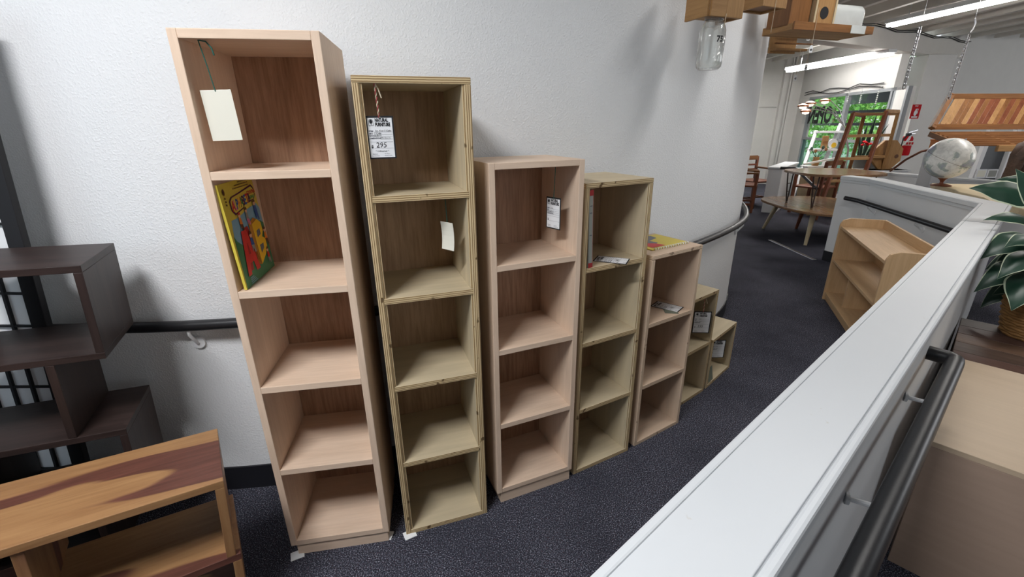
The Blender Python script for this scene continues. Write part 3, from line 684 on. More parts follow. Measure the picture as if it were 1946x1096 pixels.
# ================================================================== BEECH SHELF BY THE LOW WALL
yw = math.atan2(-.922, -.386)
sh = thing('open_shelf', 'clear beech two-tier shelf with a lipped tray top beside the low white wall', 'shelf', (2.66, 3.57, 0), yw)
SL, SD, SHH, st = 1.10, .30, .70, .02
def side_shape(x0):
    pr = [(0, 0), (SD, 0), (SD, SHH), (.06, SHH), (.015, SHH - .018), (0, SHH - .05)]
    return MB().add([(x0, y, z) for y, z in pr] + [(x0 + st, y, z) for y, z in pr], [tuple(range(6)), tuple(range(11, 5, -1))] + [(i, 6 + i, 6 + (i + 1) % 6, (i + 1) % 6) for i in range(6)])
for x in (0, SL - st): side_shape(x).build('side_panel', 'beech_z', sh, bevel=.002)
for z in (.07, .36, .635): panel((st, .006, z - st, SL - st, SD - .004, z), 'shelf', 'beech_x', sh)
panel((st, SD - .018, .635, SL - st, SD, .70), 'back_rail', 'beech_x', sh)
panel((st, SD - .018, .36, SL - st, SD, .42), 'back_rail', 'beech_x', sh)
panel((st, .02, 0, SL - st, .04, .05), 'kick_board', 'beech_x', sh)
panel((st, SD - .018, .07, SL - st, SD - .01, .34), 'back_panel', 'beech_z', sh)
panel((.36, .05, .07, .38, SD - .02, .34), 'divider', 'beech_z', sh)

# ================================================================== BEHIND THE LOW WALL, NEAR SIDE
od = (IC - I0).normalized(); on = Vector((od.y, -od.x))      # along / out of the low wall
bz = .50
k0, k1 = at(1771, 838, bz), at(1811.5, 677, bz)
bo = k0.xy; bdir = (k1.xy - k0.xy).normalized(); bnn = Vector((bdir.y, -bdir.x)); bl = (k1.xy - k0.xy).length
pb = thing('plywood_box', 'large closed plywood box beside the outer black handrail', 'box', mat=frame((bo.x, bo.y, 0), (*bnn, 0), (*bdir, 0), (0, 0, 1)))
MT['boxply'] = wood('rose_ply_veneer', (.40, .285, .215), (.475, .345, .265), 'x', .55, .9, .4, .5)
MT['boxtop'] = wood('pale_ply_veneer', (.55, .42, .29), (.64, .50, .36), 'x', .5, .9, .4, .5)
for nm, a_, mt in (('front_panel', (0, 0, 0, .62, .018, bz - .018), 'boxply'), ('back_panel', (0, bl - .018, 0, .62, bl, bz - .018), 'boxply'), ('side_panel', (0, .018, 0, .018, bl - .018, bz - .018), 'boxply'), ('side_panel', (.602, .018, 0, .62, bl - .018, bz - .018), 'boxply'), ('top_panel', (0, 0, bz - .018, .62, bl, bz), 'boxtop')):
    panel(a_, nm, mt, pb, .0015)
# reclaimed plank chest with the plant
cz = .42
q0 = at(1806, 700, cz).xy; cl, cw = .78, .75
q0 = k1.xy + bdir * .03 + bnn * .0
ch = thing('plank_chest', 'low chest of patched reclaimed brown planks carrying the basket plant', 'chest', mat=frame((q0.x, q0.y, 0), (*bnn, 0), (*bdir, 0), (0, 0, 1)))
random.seed(3)
browns = []
for i, (d_, l_) in enumerate((((.05, .03, .022), (.12, .075, .055)), ((.10, .055, .035), (.20, .12, .08)), ((.20, .12, .07), (.36, .25, .14)), ((.07, .035, .028), (.15, .085, .065)))):
    for ax in 'xy': MT['plank%d%s' % (i, ax)] = wood('reclaimed_plank_%d%s' % (i, ax), d_, l_, ax, .5, .6, 1.0)
for i in range(6):
    panel((0, .014 + i * (cl / 6), cz - .022, cw, .014 + (i + 1) * (cl / 6) - .003, cz), 'plank', 'plank%dx' % ((0, 3, 0, 1, 3, 0)[i]), ch, .002)
for r_ in range(4):
    x = 0; z0 = .03 + r_ * .092
    while x < cw - .02:
        w_ = min(random.uniform(.12, .3), cw - x); panel((x, .0, z0, x + w_ - .003, .014, z0 + .089), 'plank', 'plank%dx' % random.choice((0, 1, 2, 1, 3)), ch, .0015); x += w_
panel((.002, .016, .02, .02, cl, cz - .024), 'side_board', 'plank1y', ch); panel((cw - .02, .016, .02, cw - .002, cl, cz - .024), 'side_board', 'plank1y', ch)
panel((.02, cl - .02, .02, cw - .02, cl, cz - .024), 'back_board', 'plank0x', ch)
for x in (.01, cw - .06):
    for y in (.02, cl - .07): MB().box(x, y, 0, x + .05, y + .05, .03).build('foot', 'plank0x', ch)
# wicker basket with hosta
bc = at(1965, 640, cz); 
bs = thing('wicker_basket', 'round brown wicker basket standing on the reclaimed plank chest', 'basket', bc)
random.seed(5)
nr = 22
for i in range(nr):
    z = .010 + i * .0138; r_ = .118 + .030 * math.sin(i / nr * 2.0)
    MB().tube([((r_ + .0035 * math.sin(j * 1.57 + (i % 2) * math.pi)) * math.cos(j * math.pi / 18), (r_ + .0035 * math.sin(j * 1.57 + (i % 2) * math.pi)) * math.sin(j * math.pi / 18), z + .002 * math.sin(j * 2.3 + i)) for j in range(36)], .0078, 6, closed=True).build('wicker_coil', 'wicker', bs, smooth=True)
for j in range(24):
    q = j * math.pi / 12; MB().tube([(.116 * math.cos(q), .116 * math.sin(q), .005), (.142 * math.cos(q), .142 * math.sin(q), .17), (.140 * math.cos(q), .140 * math.sin(q), .305)], .004, 6).build('stake', 'wicker', bs)
MB().lathe([(.11, .002), (.112, .02)], 20).build('base', 'wicker', bs); MB().lathe([(.128, .25), (.128, .27)], 20).build('soil', 'brown', bs)
hp = thing('hosta_plant', 'leafy plant with white-edged dark green leaves in the wicker basket', 'plant', bc + Vector((0, 0, .27)))
def leaf(base, tip, width, droop, parent, mats=('leaf', 'leafedge'), fold=.25, side=None, edge=.9, n=12):
    base, tip = Vector(base), Vector(tip); d = tip - base; L = d.length
    s = (side or d.cross(Vector((0, 0, 1)))).normalized(); upv = s.cross(d).normalized()
    if upv.z < 0: upv = -upv
    mb = MB(); rows = []
    for i in range(n + 1):
        k = i / n; w = width * (math.sin(math.pi * min(1, k * .93 + .07) ** .72)) * (1 if k < 1 else .02); c = base + d * k + upv * (droop * 4 * k * (1 - k)) * L
        wav = .04 * width * math.sin(k * 17)
        rows.append([c + s * (w * q) + upv * (abs(q) * w * fold * -1 + wav * abs(q)) for q in (-1, -edge, -.4, 0, .4, edge, 1)])
    vs = [p for r in rows for p in r]; fs = []; mi = []
    for i in range(n):
        for j in range(6): mb_i = 1 if j in (0, 5) else 0; fs.append((i * 7 + j, i * 7 + j + 1, (i + 1) * 7 + j + 1, (i + 1) * 7 + j)); mi.append(mb_i)
    mb.v = [tuple(p) for p in vs]; mb.f = fs; mb.mi = mi
    return mb.build('leaf', list(mats), parent, smooth=True)
hb = Vector(hp.location)
def hl(p0, y0, p1, y1, w, dr=.08, **k):
    a_, b_ = aty(*p0, y0), aty(*p1, y1); nrm = ((CAMP - a_).normalized() * .75 + Vector((0, 0, .65))).normalized()
    return leaf(a_ - hb, b_ - hb, w, dr, hp, side=(b_ - a_).cross(nrm), **k)
by = bc.y
for p0, y0, p1, y1, w, dr in (((1975, 372), by + .35, (1842, 357), by + .45, .085, .05), ((1985, 345), by + .5, (1893, 341), by + .55, .045, .05), ((1965, 450), by + .15, (1862, 492), by + .1, .075, .16),
                              ((1960, 420), by + .25, (1868, 418), by + .25, .045, .12), ((1962, 500), by + .1, (1850, 555), by + .05, .07, .16), ((1965, 520), by, (1922, 590), by - .12, .075, .14),
                              ((1955, 480), by + .2, (1872, 512), by + .2, .05, .1), ((1960, 520), by + .18, (1862, 585), by + .18, .06, .1), ((1975, 455), by + .05, (1908, 470), by - .03, .05, .12), ((1985, 400), by + .2, (1930, 320), by + .3, .05, .05),
                              ((1958, 470), by + .12, (1880, 545), by + .10, .06, .12), ((1968, 480), by + .02, (1895, 530), by - .05, .055, .14), ((1975, 530), by + .1, (1885, 560), by + .12, .05, .1), ((1975, 440), by, (2020, 520), by - .1, .07, .15), ((1975, 440), by + .1, (2070, 430), by + .2, .07, .15), ((1975, 430), by + .2, (2030, 380), by + .35, .07, .1), ((1985, 480), by - .05, (2040, 580), by - .1, .07, .12)):
    hl(p0, y0, p1, y1, w, dr)
for q in range(7):
    e = aty(1960 + (q % 3) * 9, 440 + q * 12, by + .1 + .03 * (q % 2)) - hb; MB().tube([(.02 * math.cos(q), .02 * math.sin(q), -.02), Vector((.02 * math.cos(q), .02 * math.sin(q), 0)).lerp(e, .6) + Vector((0, 0, .04)), e], .004, 6).build('stalk', 'leaf', hp, smooth=True)
# small stool behind the basket
stp = at(1862, 600, cz + .001)
# slab table, globe
sz = .86
s0, s1, s2 = at(1778, 350, sz), at(1946, 398, sz), at(1946, 372, sz)
sl = thing('slab_table', 'pale live-edge wood slab table behind the low wall corner', 'table', (s0.x, s0.y, 0))
dv = (s1 - s0); ln = dv.length; dx = dv.normalized(); dn = Vector((-dx.y, dx.x, 0)); dn = dn if dn.x > 0 else -dn
edge = [dx * (-.10 + i * (ln + .8) / 14) - dn * (.0 + .02 * math.sin(i * 1.9)) for i in range(15)] + [dx * (-.10 + i * (ln + .8) / 14) + dn * (.52 + .03 * math.sin(i * 1.3)) for i in range(14, -1, -1)]
MB().prism([tuple(p[:2]) for p in edge], sz - .05, sz).build('slab', 'birch_x', sl, bevel=.008)
for k_, m_ in ((.15, .08), (.15, .42), (ln + .4, .08), (ln + .4, .42)): p = dx * k_ + dn * m_; MB().box(p.x - .03, p.y - .03, 0, p.x + .03, p.y + .03, sz - .05).build('leg', 'redwood_z', sl, bevel=.004)
gb = at(1790, 353, sz)
gl_ = thing('desk_globe', 'antique grey white globe on a dark turned foot, standing on the slab table', 'globe', gb)
def globemat():
    m, t, b = new_mat('antique_globe_map'); v = coords(t, (1, 1, 1), False)
    n1 = noise(t, v, 5.2, 6, .55, .4); land = ramp(t, n1, [(.53, (.80, .79, .75)), (.545, (.44, .50, .44)), (.64, (.33, .33, .45))])
    fine = ramp(t, noise(t, v, 34, 5), [(.42, (.75, .75, .75)), (.55, (1, 1, 1))])
    c = mix(t, land, fine, .6, 'MULTIPLY'); t.links.new(c, b.inputs['Base Color']); b.inputs['Roughness'].default_value = .32; setspec(b, .4); return m
MT['globe_sea'] = globemat()
GR = .176; gc = Vector(aty(1803, 301, gb.y + .01)) - gb
prof = [(max(.001, GR * math.sin(math.pi * i / 28)), -GR * math.cos(math.pi * i / 28)) for i in range(29)]
ball = MB().lathe(prof, 48).build('ball', 'globe_sea', gl_, smooth=True, loc=(0, 0, 0)); ball.location = gc; ball.rotation_euler = (R(20), R(14), 0)
eq = MB().tube([((GR + .0003) * math.cos(2 * math.pi * j / 64), (GR + .0003) * math.sin(2 * math.pi * j / 64), 0) for j in range(64)], .0012, 6, closed=True).build('equator_band', 'brown', ball, smooth=True)
cap = MB().tube([(0, 0, GR - .002), (0, 0, GR + .012)], .006, 10).build('axis_pin', 'steel', ball, smooth=True)
zb = gc.z - GR
MB().lathe([(.075, 0), (.078, .006), (.05, .014), (.016, .022), (.012, zb * .5), (.02, zb * .8), (.035, zb), (.05, zb + .02)], 20).build('foot', 'redwood_z', gl_, smooth=True).location = (gc.x * .6, gc.y, 0)
# driftwood lump
dw = thing('driftwood', 'gnarled dark brown driftwood piece standing on the slab table', 'driftwood', at(1938, 352, sz))
mb = MB(); random.seed(11); n1, n2 = 12, 14; dr = Vector(dw.location); dyy = dr.y
for pts_, rr in (([(1920, 340), (1926, 318), (1934, 300), (1950, 285), (1975, 268)], [.06, .055, .06, .07, .05]), ([(1945, 345), (1950, 320), (1962, 300), (1985, 300)], [.08, .075, .06, .05])):
    mb = MB(); mb.tube([aty(*p, dyy) - dr for p in pts_], rr, 12)
    mb.v = [tuple(Vector(v) + Vector((random.uniform(-.012, .012), random.uniform(-.012, .012), random.uniform(-.012, .012)))) for v in mb.v]; mb.build('limb', 'plank0x', dw, smooth=True)

# ================================================================== SWING BENCH
sy = 5.0
sw = thing('porch_swing', 'oiled teak slatted swing bench hung high on chains', 'swing bench', aty(1850, 262, sy))
so = Vector(sw.location); P = lambda px, py, y: aty(px, py, y) - so
tl, bl_ = P(1806, 183, sy + .14), P(1772, 241, sy)
ar = (P(1946, 243, sy - .0) - bl_); ar.z = ar.z * .4; axr = ar.normalized(); upb = (tl - bl_); upl = upb.length; LEN = 1.75
def sp(s, k): return bl_ + axr * s + upb * k
MB().bar(sp(0, 0), sp(LEN, 0), .045, .055).build('lower_rail', 'teak_x', sw, bevel=.004)
MB().bar(sp(-.01, 1.0), sp(LEN, 1.0), .045, .05).build('top_rail', 'teak_x', sw, bevel=.004)
for s in (0, LEN): MB().bar(sp(s, -.05), sp(s, 1.06), .05, .045, axr).build('end_post', 'teak_z', sw, bevel=.004)
for i in range(26):
    s = .085 + i * .055
    if s < LEN - .03: MB().bar(sp(s, .06), sp(s, .94), .016, .047, axr).build('back_slat', random.choice(('teak_z', 'teak_z', 'redwood_z', 'pine_z')), sw, bevel=.003)
fd = Vector((axr.y, -axr.x, 0)); fd = fd if fd.y < 0 else -fd
sd_ = lambda s, k: bl_ + axr * s + fd * (.42 * k) + Vector((0, 0, -.05 - .12 * k))
for i in range(8): MB().bar(sd_(0, .06 + i * .13), sd_(LEN, .06 + i * .13), .054, .018).build('seat_slat', 'teak_x', sw, bevel=.002)
for s in (.0, .5, 1.0, LEN): MB().bar(sd_(s, 0) + Vector((0, 0, -.02)), sd_(s, 1.02) + Vector((0, 0, -.02)), .04, .05).build('seat_bearer', 'teak_y', sw, bevel=.003)
MB().bar(sd_(0.3, 1.05) + Vector((0, 0, -.02)), sd_(LEN, 1.05) + Vector((0, 0, -.02)), .03, .06).build('front_rail', 'pine_x', sw, bevel=.003)
def chain(parent, p, q, link=.034, r=.0042, name='chain_link'):
    p, q = Vector(p), Vector(q); L = (q - p).length; n = int(L / (link * .72)); d = (q - p).normalized(); a = d.cross(Vector((0, 1, 0))).normalized(); b = d.cross(a)
    meshes = []
    for k in range(2):
        s_ = a if k == 0 else b
        ring = [d * (link / 2 * math.cos(t)) * 1.0 + s_ * (link * .30 * math.sin(t)) for t in [2 * math.pi * j / 10 for j in range(10)]]
        meshes.append(ring)
    protos = [None, None]
    for i in range(n):
        c = p + d * (i * link * .72)
        k = i % 2
        if protos[k] is None: protos[k] = MB().tube(meshes[k], r, 5, closed=True).build(name, 'steel', parent, smooth=True); o_ = protos[k]
        else: o_ = protos[k].copy(); COL.objects.link(o_); o_.parent = parent
        o_.location = c
c0 = P(1801, 192, sy + .10); chain(sw, c0, P(1843, 62, sy + .3), .045, .006)
chain(sw, sp(LEN, .9), sp(LEN, .9) + Vector((.05, 0, .95)), .045, .006)
hook = P(1843, 62, sy + .3); MB().tube([hook + Vector((0, 0, .0)), hook + Vector((.02, 0, .03)), hook + Vector((.03, 0, .09)), hook + Vector((.01, 0, .13))], .008, 6).build('hook', 'steel', sw, smooth=True)
MB().tube([hook + Vector((.01, 0, .13)), Vector((hook.x + .01, hook.y, 2.71 - so.z))], .003, 5).build('hanger_wire', 'steel', sw)
# a second hanging chain, for the next swing
c2_ = thing('hanging_chain', 'loose steel chain hanging from the joists in front of the pillar', 'chain', aty(1752, 40, 5.2)); o2 = Vector(c2_.location)
chain(c2_, aty(1718, 165, 5.2) - o2, Vector((0, 0, 0)), .045, .006)
MB().tube([(0, 0, 0), (0, 0, 2.71 - o2.z)], .003, 5).build('hanger_wire', 'steel', c2_)

# ================================================================== BIRD HOUSES ON THE WALL END
def hung(name, label, cat, px, py, y, yaw=0): 
    return thing(name, label, cat, aty(px, py, y), R(yaw), 'cedar birdhouses hung on the wall')
# jar feeder
j = hung('jar_feeder', 'cedar feeder with an upturned glass jar marked 75 below it', 'bird feeder', 1358, 32, 2.12, 22)
MB().box(-.075, -.055, .0, .075, .075, .012).build('base', 'pine_x', j, bevel=.002)
MB().box(-.078, -.06, -.012, .0, -.048, .13).build('front_board', 'pine_x', j, bevel=.002); MB().box(0, -.06, -.012, .09, -.048, .13).build('front_board', 'pine_z', j, bevel=.002)
for x in (-.09, .078): MB().box(x, -.05, -.012, x + .012, .075, .13).build('side_board', 'pine_y', j, bevel=.002)
jar = MB().lathe([(.034, .0), (.036, -.012), (.036, -.020), (.046, -.034), (.052, -.052), (.053, -.10), (.053, -.165), (.050, -.188), (.040, -.198), (.018, -.196), (.015, -.192), (.038, -.192), (.047, -.184), (.050, -.165), (.050, -.055), (.044, -.037), (.034, -.022), (.033, 0)], 32, cap=False).build('jar', 'glass', j, smooth=True)
MB().lathe([(.0375, .002), (.0375, -.012), (.0345, -.012), (.0345, .002)], 28, cap=False).build('jar_ring', 'steel', jar, smooth=True)
mb = MB(); put_text(mb, '75', .030, lambda x, y: ((.0536) * math.sin((x - .022) / .0536), -.0536 * math.cos((x - .022) / .0536), -.098 + y), bold=.0012); mb.build('lettering', 'black', jar)
MB().tube([(.0, -.062, .0), (-.002, -.06, -.05)], .0012, 5).build('string', 'twine', j)
def birdhouse(label, px, py, y, yaw, w, h, d, hole=False, tagtxt=None, tl=.0, roof=True):
    t = hung('birdhouse', label, 'birdhouse', px, py, y, yaw)
    panel((-w / 2, -d / 2, 0, w / 2, -d / 2 + .012, h), 'front_board', 'pine_z', t); panel((-w / 2, d / 2 - .012, 0, w / 2, d / 2, h), 'back_board', 'pine_z', t)
    for x in (-w / 2 - .012, w / 2): panel((x, -d / 2, 0, x + .012, d / 2, h), 'side_board', 'pine_y', t)
    panel((-w / 2, -d / 2 + .012, .008, w / 2, d / 2 - .012, .02), 'floor_board', 'teak_x', t)
    for sx in (-1, 1): MB().bar((0, 0, h + w * .34), (sx * w * .72, 0, h - .02), d * 1.25, .012, (0, 1, 0) if False else (0, 0, 1)).build('roof_board', 'pine_y', t)
    if hole: 
        MB().tube([(0, -d / 2 - .002, h * .55), (0, -d / 2 + .004, h * .55)], .028, 20).build('entry_hole', 'black', t)
    if tagtxt: string_tag(t, (0, -d / 2 - .004, .01), tl, tagtxt)
    return t
def string_tag(t, p, length, txt):
    p = Vector(p); e = p + Vector((0, 0, -length))
    MB().tube([p, e], .0011, 5).build('string', 'twine', t)
    w, h = .022, .034
    b_ = MB().plate([e + Vector(q) for q in ((-w / 2, 0, -h), (w / 2, 0, -h), (w / 2, 0, -.008), (w / 4, 0, 0), (-w / 4, 0, 0), (-w / 2, 0, -.008))], (0, .001, 0)).build('paper_tag', 'paper', t)
    mb = MB(); put_text(mb, txt, .015, lambda x, y: (e.x - w * .36 + x, e.y - .0008, e.z - h * .78 + y), bold=.0006); mb.build('lettering', 'black', b_)
b_ = birdhouse('plain cedar birdhouse with a white paper label hung next to the jar feeder', 1447, 20, 2.35, 25, .13, .20, .13, tagtxt=None)
mb = MB(); mb.box(-.03, -.0675, .055, .035, -.0655, .10); mb.build('paper_label', 'paper', b_)
mb = MB(); mb.box(-.012, -.0682, .070, .018, -.0676, .088); mb.build('label_print', 'blue', b_)
MB().tube([(0, -.068, .03), (-.004, -.07, -.10)], .0012, 5).build('string', 'twine', b_)
# platform feeder with a wrapped roll
pf = hung('platform_feeder', 'long cedar tray feeder with a small house and a film-wrapped roll on it', 'bird feeder', 1545, 66, 2.75, 18)
MB().box(-.24, -.09, 0, .30, .09, .014).build('tray_floor', 'pine_x', pf, bevel=.002)
for y in (-.10, .09): MB().box(-.25, y, -.002, .31, y + .01, .035).build('tray_side', 'teak_x' if y < 0 else 'pine_x', pf, bevel=.0015)
for x in (-.25, .30): MB().box(x, -.09, 0, x + .01, .09, .03).build('tray_end', 'pine_y', pf, bevel=.0015)
hs = MB().box(-.10, -.08, .014, .02, -.068, .19).build('house_front', 'pine_z', pf, bevel=.002)
MB().tube([(-.045, -.0815, .085), (-.045, -.079, .085)], .028, 20).build('entry_hole', 'black', hs)
MB().box(-.112, -.085, .014, -.10, .08, .24).build('house_side', 'birch_z', pf, bevel=.002); MB().box(.02, -.085, .014, .032, .08, .20).build('house_side', 'birch_z', pf, bevel=.002)
MB().box(-.12, -.10, .19, .06, .09, .205).build('house_roof', 'birch_x', pf, bevel=.002); MB().box(-.12, -.10, .215, .06, .09, .23).build('house_roof', 'birch_x', pf, bevel=.002)
MB().box(-.25, -.06, .02, -.115, .08, .30).build('house_body', 'teak_z', pf, bevel=.003)
rp = [(.05, -.05, .03), (.05, -.05, .12), (.05, -.03, .145), (.05, .04, .15), (.05, .06, .13), (.05, .06, .03)]
MB().plate(rp, (.24, 0, 0)).build('wrapped_roll', 'plasticfilm', pf, bevel=.012, seg=3, smooth=True)
MB().box(.14, -.1035, -.004, .245, -.1005, .034).build('tape_wrap', 'plasticfilm', pf, bevel=.001)
string_tag(pf, (-.115, -.105, .10), .17, '49'); 
# cedar board piece below, with pegs
lb_ = hung('cedar_perch_feeder', 'flat cedar feeder with two perch pegs behind the wall edge', 'bird feeder', 1495, 102, 3.05, 15)
MB().box(-.13, 0, 0, .06, .014, .22).build('back_board', 'pine_z', lb_, bevel=.002); MB().box(-.13, -.05, .01, .10, .0, .022).build('ledge', 'pine_x', lb_, bevel=.002)
MB().tube([(-.1, -.03, .10), (.14, -.03, .105)], .008, 8).build('perch', 'teak_x', lb_, smooth=True)
MB().box(-.13, -.045, .045, .14, -.03, .052).build('perch', 'teak_x', lb_)
string_tag(lb_, (.05, -.05, .02), .14, '45'); string_tag(lb_, (.125, -.04, .10), .16, '49'); string_tag(lb_, (.10, -.04, .23), .13, '29')

# ================================================================== CEILING LIGHTS
def strip_light(label, p, q, z):
    p, q = Vector((p.x, p.y, z)), Vector((q.x, q.y, z)); d = (q - p).normalized(); n = Vector((-d.y, d.x, 0))
    t = thing('strip_light', label, 'ceiling light', p.lerp(q, .5)); c = p.lerp(q, .5); h = (q - p).length / 2
    MB().bar(-d * h, d * h, .14, .05).build('housing', 'whitemetal', t, bevel=.004)
    for s in (-.035, .035): MB().tube([-d * (h - .02) + n * s + Vector((0, 0, -.045)), d * (h - .02) + n * s + Vector((0, 0, -.045))], .018, 10).build('tube', 'tube', t, smooth=True)
    for s in (-.7, .7): MB().tube([d * h * s + Vector((0, 0, .02)), d * h * s + Vector((0, 0, max(.03, 2.9 - z)))], .006, 6).build('hanger', 'steel', t)
    return t
p, q = at(1690, 42, 2.62), at(1870, 0, 2.62); strip_light('long lit fluorescent strip light under the joists, above the swing bench', p, q + (q - p) * .55, 2.62)
p, q = at(1498, 131, 2.40), at(1697, 96, 2.40); strip_light('lit fluorescent strip light hanging below the cross beam, over the shop window', p, q, 2.40)

# ================================================================== FAR ROOM FURNITURE
tz = .42
tc = Vector((4.02, 5.80, 0))
ct = thing('coffee_table', 'long oval pale wood coffee table with splayed tapered legs, carrying a hairpin table', 'table', tc)
se = lambda a, b, n, e: [(a * math.copysign(abs(math.cos(2 * math.pi * i / n)) ** e, math.cos(2 * math.pi * i / n)), b * math.copysign(abs(math.sin(2 * math.pi * i / n)) ** e, math.sin(2 * math.pi * i / n))) for i in range(n)]
MT['acacia'] = wood('polished_acacia', (.20, .10, .045), (.36, .21, .11), 'y', .22, .6, .7)
el = se(.58, .72, 48, .62)
MB().prism(el, tz - .03, tz).build('tabletop', 'acacia', ct, bevel=.006)
def tleg(x, y, mat='birch_z'): MB().tube([(x * .78, y * .78, tz - .03), (x, y, 0)], [.034, .018], 10).build('leg', mat, ct, smooth=True)
for p in ((1450, 434), (1530, 466)): q = at(*p, 0) - tc; tleg(q.x, q.y)
tleg(.03, .45, 'redwood_z'); tleg(.55, -.35)
MB().bar((-.35, -.3, tz - .06), (.35, .3, tz - .06), .03, .05).build('bearer', 'birch_x', ct); MB().bar((-.40, .35, tz - .06), (.35, -.30, tz - .06), .03, .05).build('bearer', 'birch_x', ct)
hz_ = .835
hc = Vector((4.08, 5.80, tz)); ht = thing('hairpin_table', 'round-edged wood table on black wire hairpin legs, stacked on the oval table', 'table', hc)
MB().prism(se(.50, .44, 48, .62), hz_ - tz - .028, hz_ - tz).build('tabletop', 'acacia', ht, bevel=.005)
hgt = hz_ - tz - .028
for (x, y) in ((-.38, .24), (-.36, -.26), (.34, .24), (.32, -.28)):
    MB().tube([(x - .05, y, hgt), (x, y, .012), (x, y, .004), (x + .012, y, .004), (x + .05, y + .04, hgt)], .008, 6).build('hairpin_leg', 'darksteel', ht, smooth=True)
    for k_ in (.35, .62): MB().tube([(x - .05 * k_, y, hgt * k_), (x + .05 * k_, y + .04 * k_, hgt * k_)], .005, 5).build('leg_brace', 'darksteel', ht)
def chair(label, p, yaw):
    t = thing('dining_chair', label, 'chair', p, R(yaw), 'brown slat-back armchairs by the end wall')
    MB().box(-.23, -.22, .42, .23, .22, .45).build('seat', 'redwood_x', t, bevel=.006)
    for x in (-.23, .19):
        MB().box(x, -.22, 0, x + .04, -.18, .64).build('leg', 'redwood_z', t, bevel=.003); MB().bar((x + .02, .2, 0), (x + .02, .24, .84), .04, .04).build('leg', 'redwood_z', t, bevel=.003)
        MB().bar((x + .02, -.22, .64), (x + .02, .22, .65), .05, .025).build('armrest', 'teak_y', t, bevel=.003)
        MB().box(x + .01, -.18, .12, x + .03, .2, .15).build('stretcher', 'redwood_y', t)
    for z, h in ((.78, .075), (.68, .03), (.60, .03), (.52, .03)): MB().box(-.2, .215, z, .2, .24, z + h).build('back_slat', 'teak_x' if h > .05 else 'redwood_x', t, bevel=.002)
    MB().box(-.19, -.01, .12, .19, .02, .15).build('stretcher', 'redwood_x', t)
    return t
q = at(1455, 392, 0); chair('brown slat-back armchair beside the white end of the low far wall', (4.42, 8.25, 0), 18)
q = at(1424, 396, 0); chair('brown slat-back armchair half hidden by the curved white wall', (3.95, 7.75, 0), 60)
q = at(1508, 385, 0); chair('dark slat-back armchair seen through the hairpin table legs', (4.95, 7.40, 0), 205)
lgt = thing('window_ledge', 'long white display ledge under the shop window', 'ledge', (lg0.x, lg0.y, 0)); l0 = Vector((lg0.x, lg0.y, 0))
wallbox(lg0 - l0, lg1 - l0, ln_, .28, .57, .60).build('board', 'cap', lgt, bevel=.004)
for k_ in (.03, .55, .95):
    p_ = (lg1 - lg0) * k_; wallbox(p_, p_ + ld_ * .06, ln_, .2, 0, .57).build('leg', 'whitemetal', lgt)
# pale cabinet behind
cb = thing('small_cabinet', 'small cream open cabinet seen under the stacked tables', 'cabinet', (5.30, 7.85, 0), R(20))
for x in (-.2, .18): MB().box(x, -.2, 0, x + .02, .2, .62).build('side_panel', 'birch_z', cb)
MB().box(-.22, -.21, .62, .22, .21, .645).build('top_panel', 'birch_x', cb); MB().box(-.18, -.2, .05, .18, .2, .07).build('bottom_panel', 'birch_x', cb); MB().box(-.18, .18, .07, .18, .2, .62).build('back_panel', 'black', cb)

def to_floor(p, q):
    d = q - p; return p + d * (p.z / -d.z)
# brown ladder stand
ld = thing('ladder_rack', 'tall red brown wooden A-frame ladder rack', 'ladder rack', (5.2, 7.0, 0)); lo = Vector(ld.location)
f1t, f1l = aty(1622, 216, 7.0), aty(1560, 386, 6.85); f3t, f3l = aty(1685, 211, 7.0), aty(1645, 325, 6.9)
r2t, r2l = aty(1642, 220, 7.1), aty(1613, 325, 7.3); r4t, r4l = aty(1707, 212, 7.1), aty(1677, 325, 7.3)
for a_, b_, m_ in ((f1t, f1l, 'redwood_z'), (f3t, f3l, 'redwood_z'), (r2t, r2l, 'teak_z'), (r4t, r4l, 'pine_z')):
    MB().bar(a_ - lo, to_floor(a_, b_) - lo, .045, .06).build('stile', m_, ld, bevel=.003)
lerpz = lambda a_, b_, z: a_ + (b_ - a_) * ((z - a_.z) / (b_.z - a_.z))
for z in (1.52, 1.22, .90, .58, .28):
    MB().bar(lerpz(f1t, f1l, z) - lo, lerpz(f3t, f3l, z) - lo, .035, .04).build('rung', 'pine_x' if z < 1.4 else 'teak_x', ld, bevel=.003)
    if z > .85: MB().bar(lerpz(r2t, r2l, z) - lo, lerpz(r4t, r4l, z) - lo, .035, .04).build('rung', 'pine_x', ld, bevel=.003)
MB().bar(f3t - lo, r4t - lo, .04, .05).build('hinge_bar', 'pine_y', ld); MB().bar(f1t - lo, r2t - lo, .04, .05).build('hinge_bar', 'redwood_y', ld)
# white ladder shelf
wl_ = thing('white_ladder_shelf', 'white leaning ladder shelf in front of the shop window', 'ladder shelf', (5.2, 8.6, 0)); lo = Vector(wl_.location)
at1, al1 = aty(1551, 250, 8.7), aty(1527, 318, 8.3); bt1, bl1 = aty(1598, 236, 8.7), aty(1562, 320, 8.3)
for a_, b_ in ((at1, al1), (bt1, bl1)): MB().bar(a_ - lo, to_floor(a_, b_) - lo, .05, .07).build('stile', 'whitemetal', wl_, bevel=.003)
shelf_z = []
for py in (251, 284, 314):
    z = aty(1560, py, 8.5).z; p_, q_ = lerpz(at1, al1, z) - lo, lerpz(bt1, bl1, z) - lo; shelf_z.append((p_, q_, z))
    MB().bar(p_ + Vector((-.04, -.06, 0)), q_ + Vector((.04, -.06, 0)), .22, .035).build('shelf', 'whitemetal', wl_, bevel=.003)
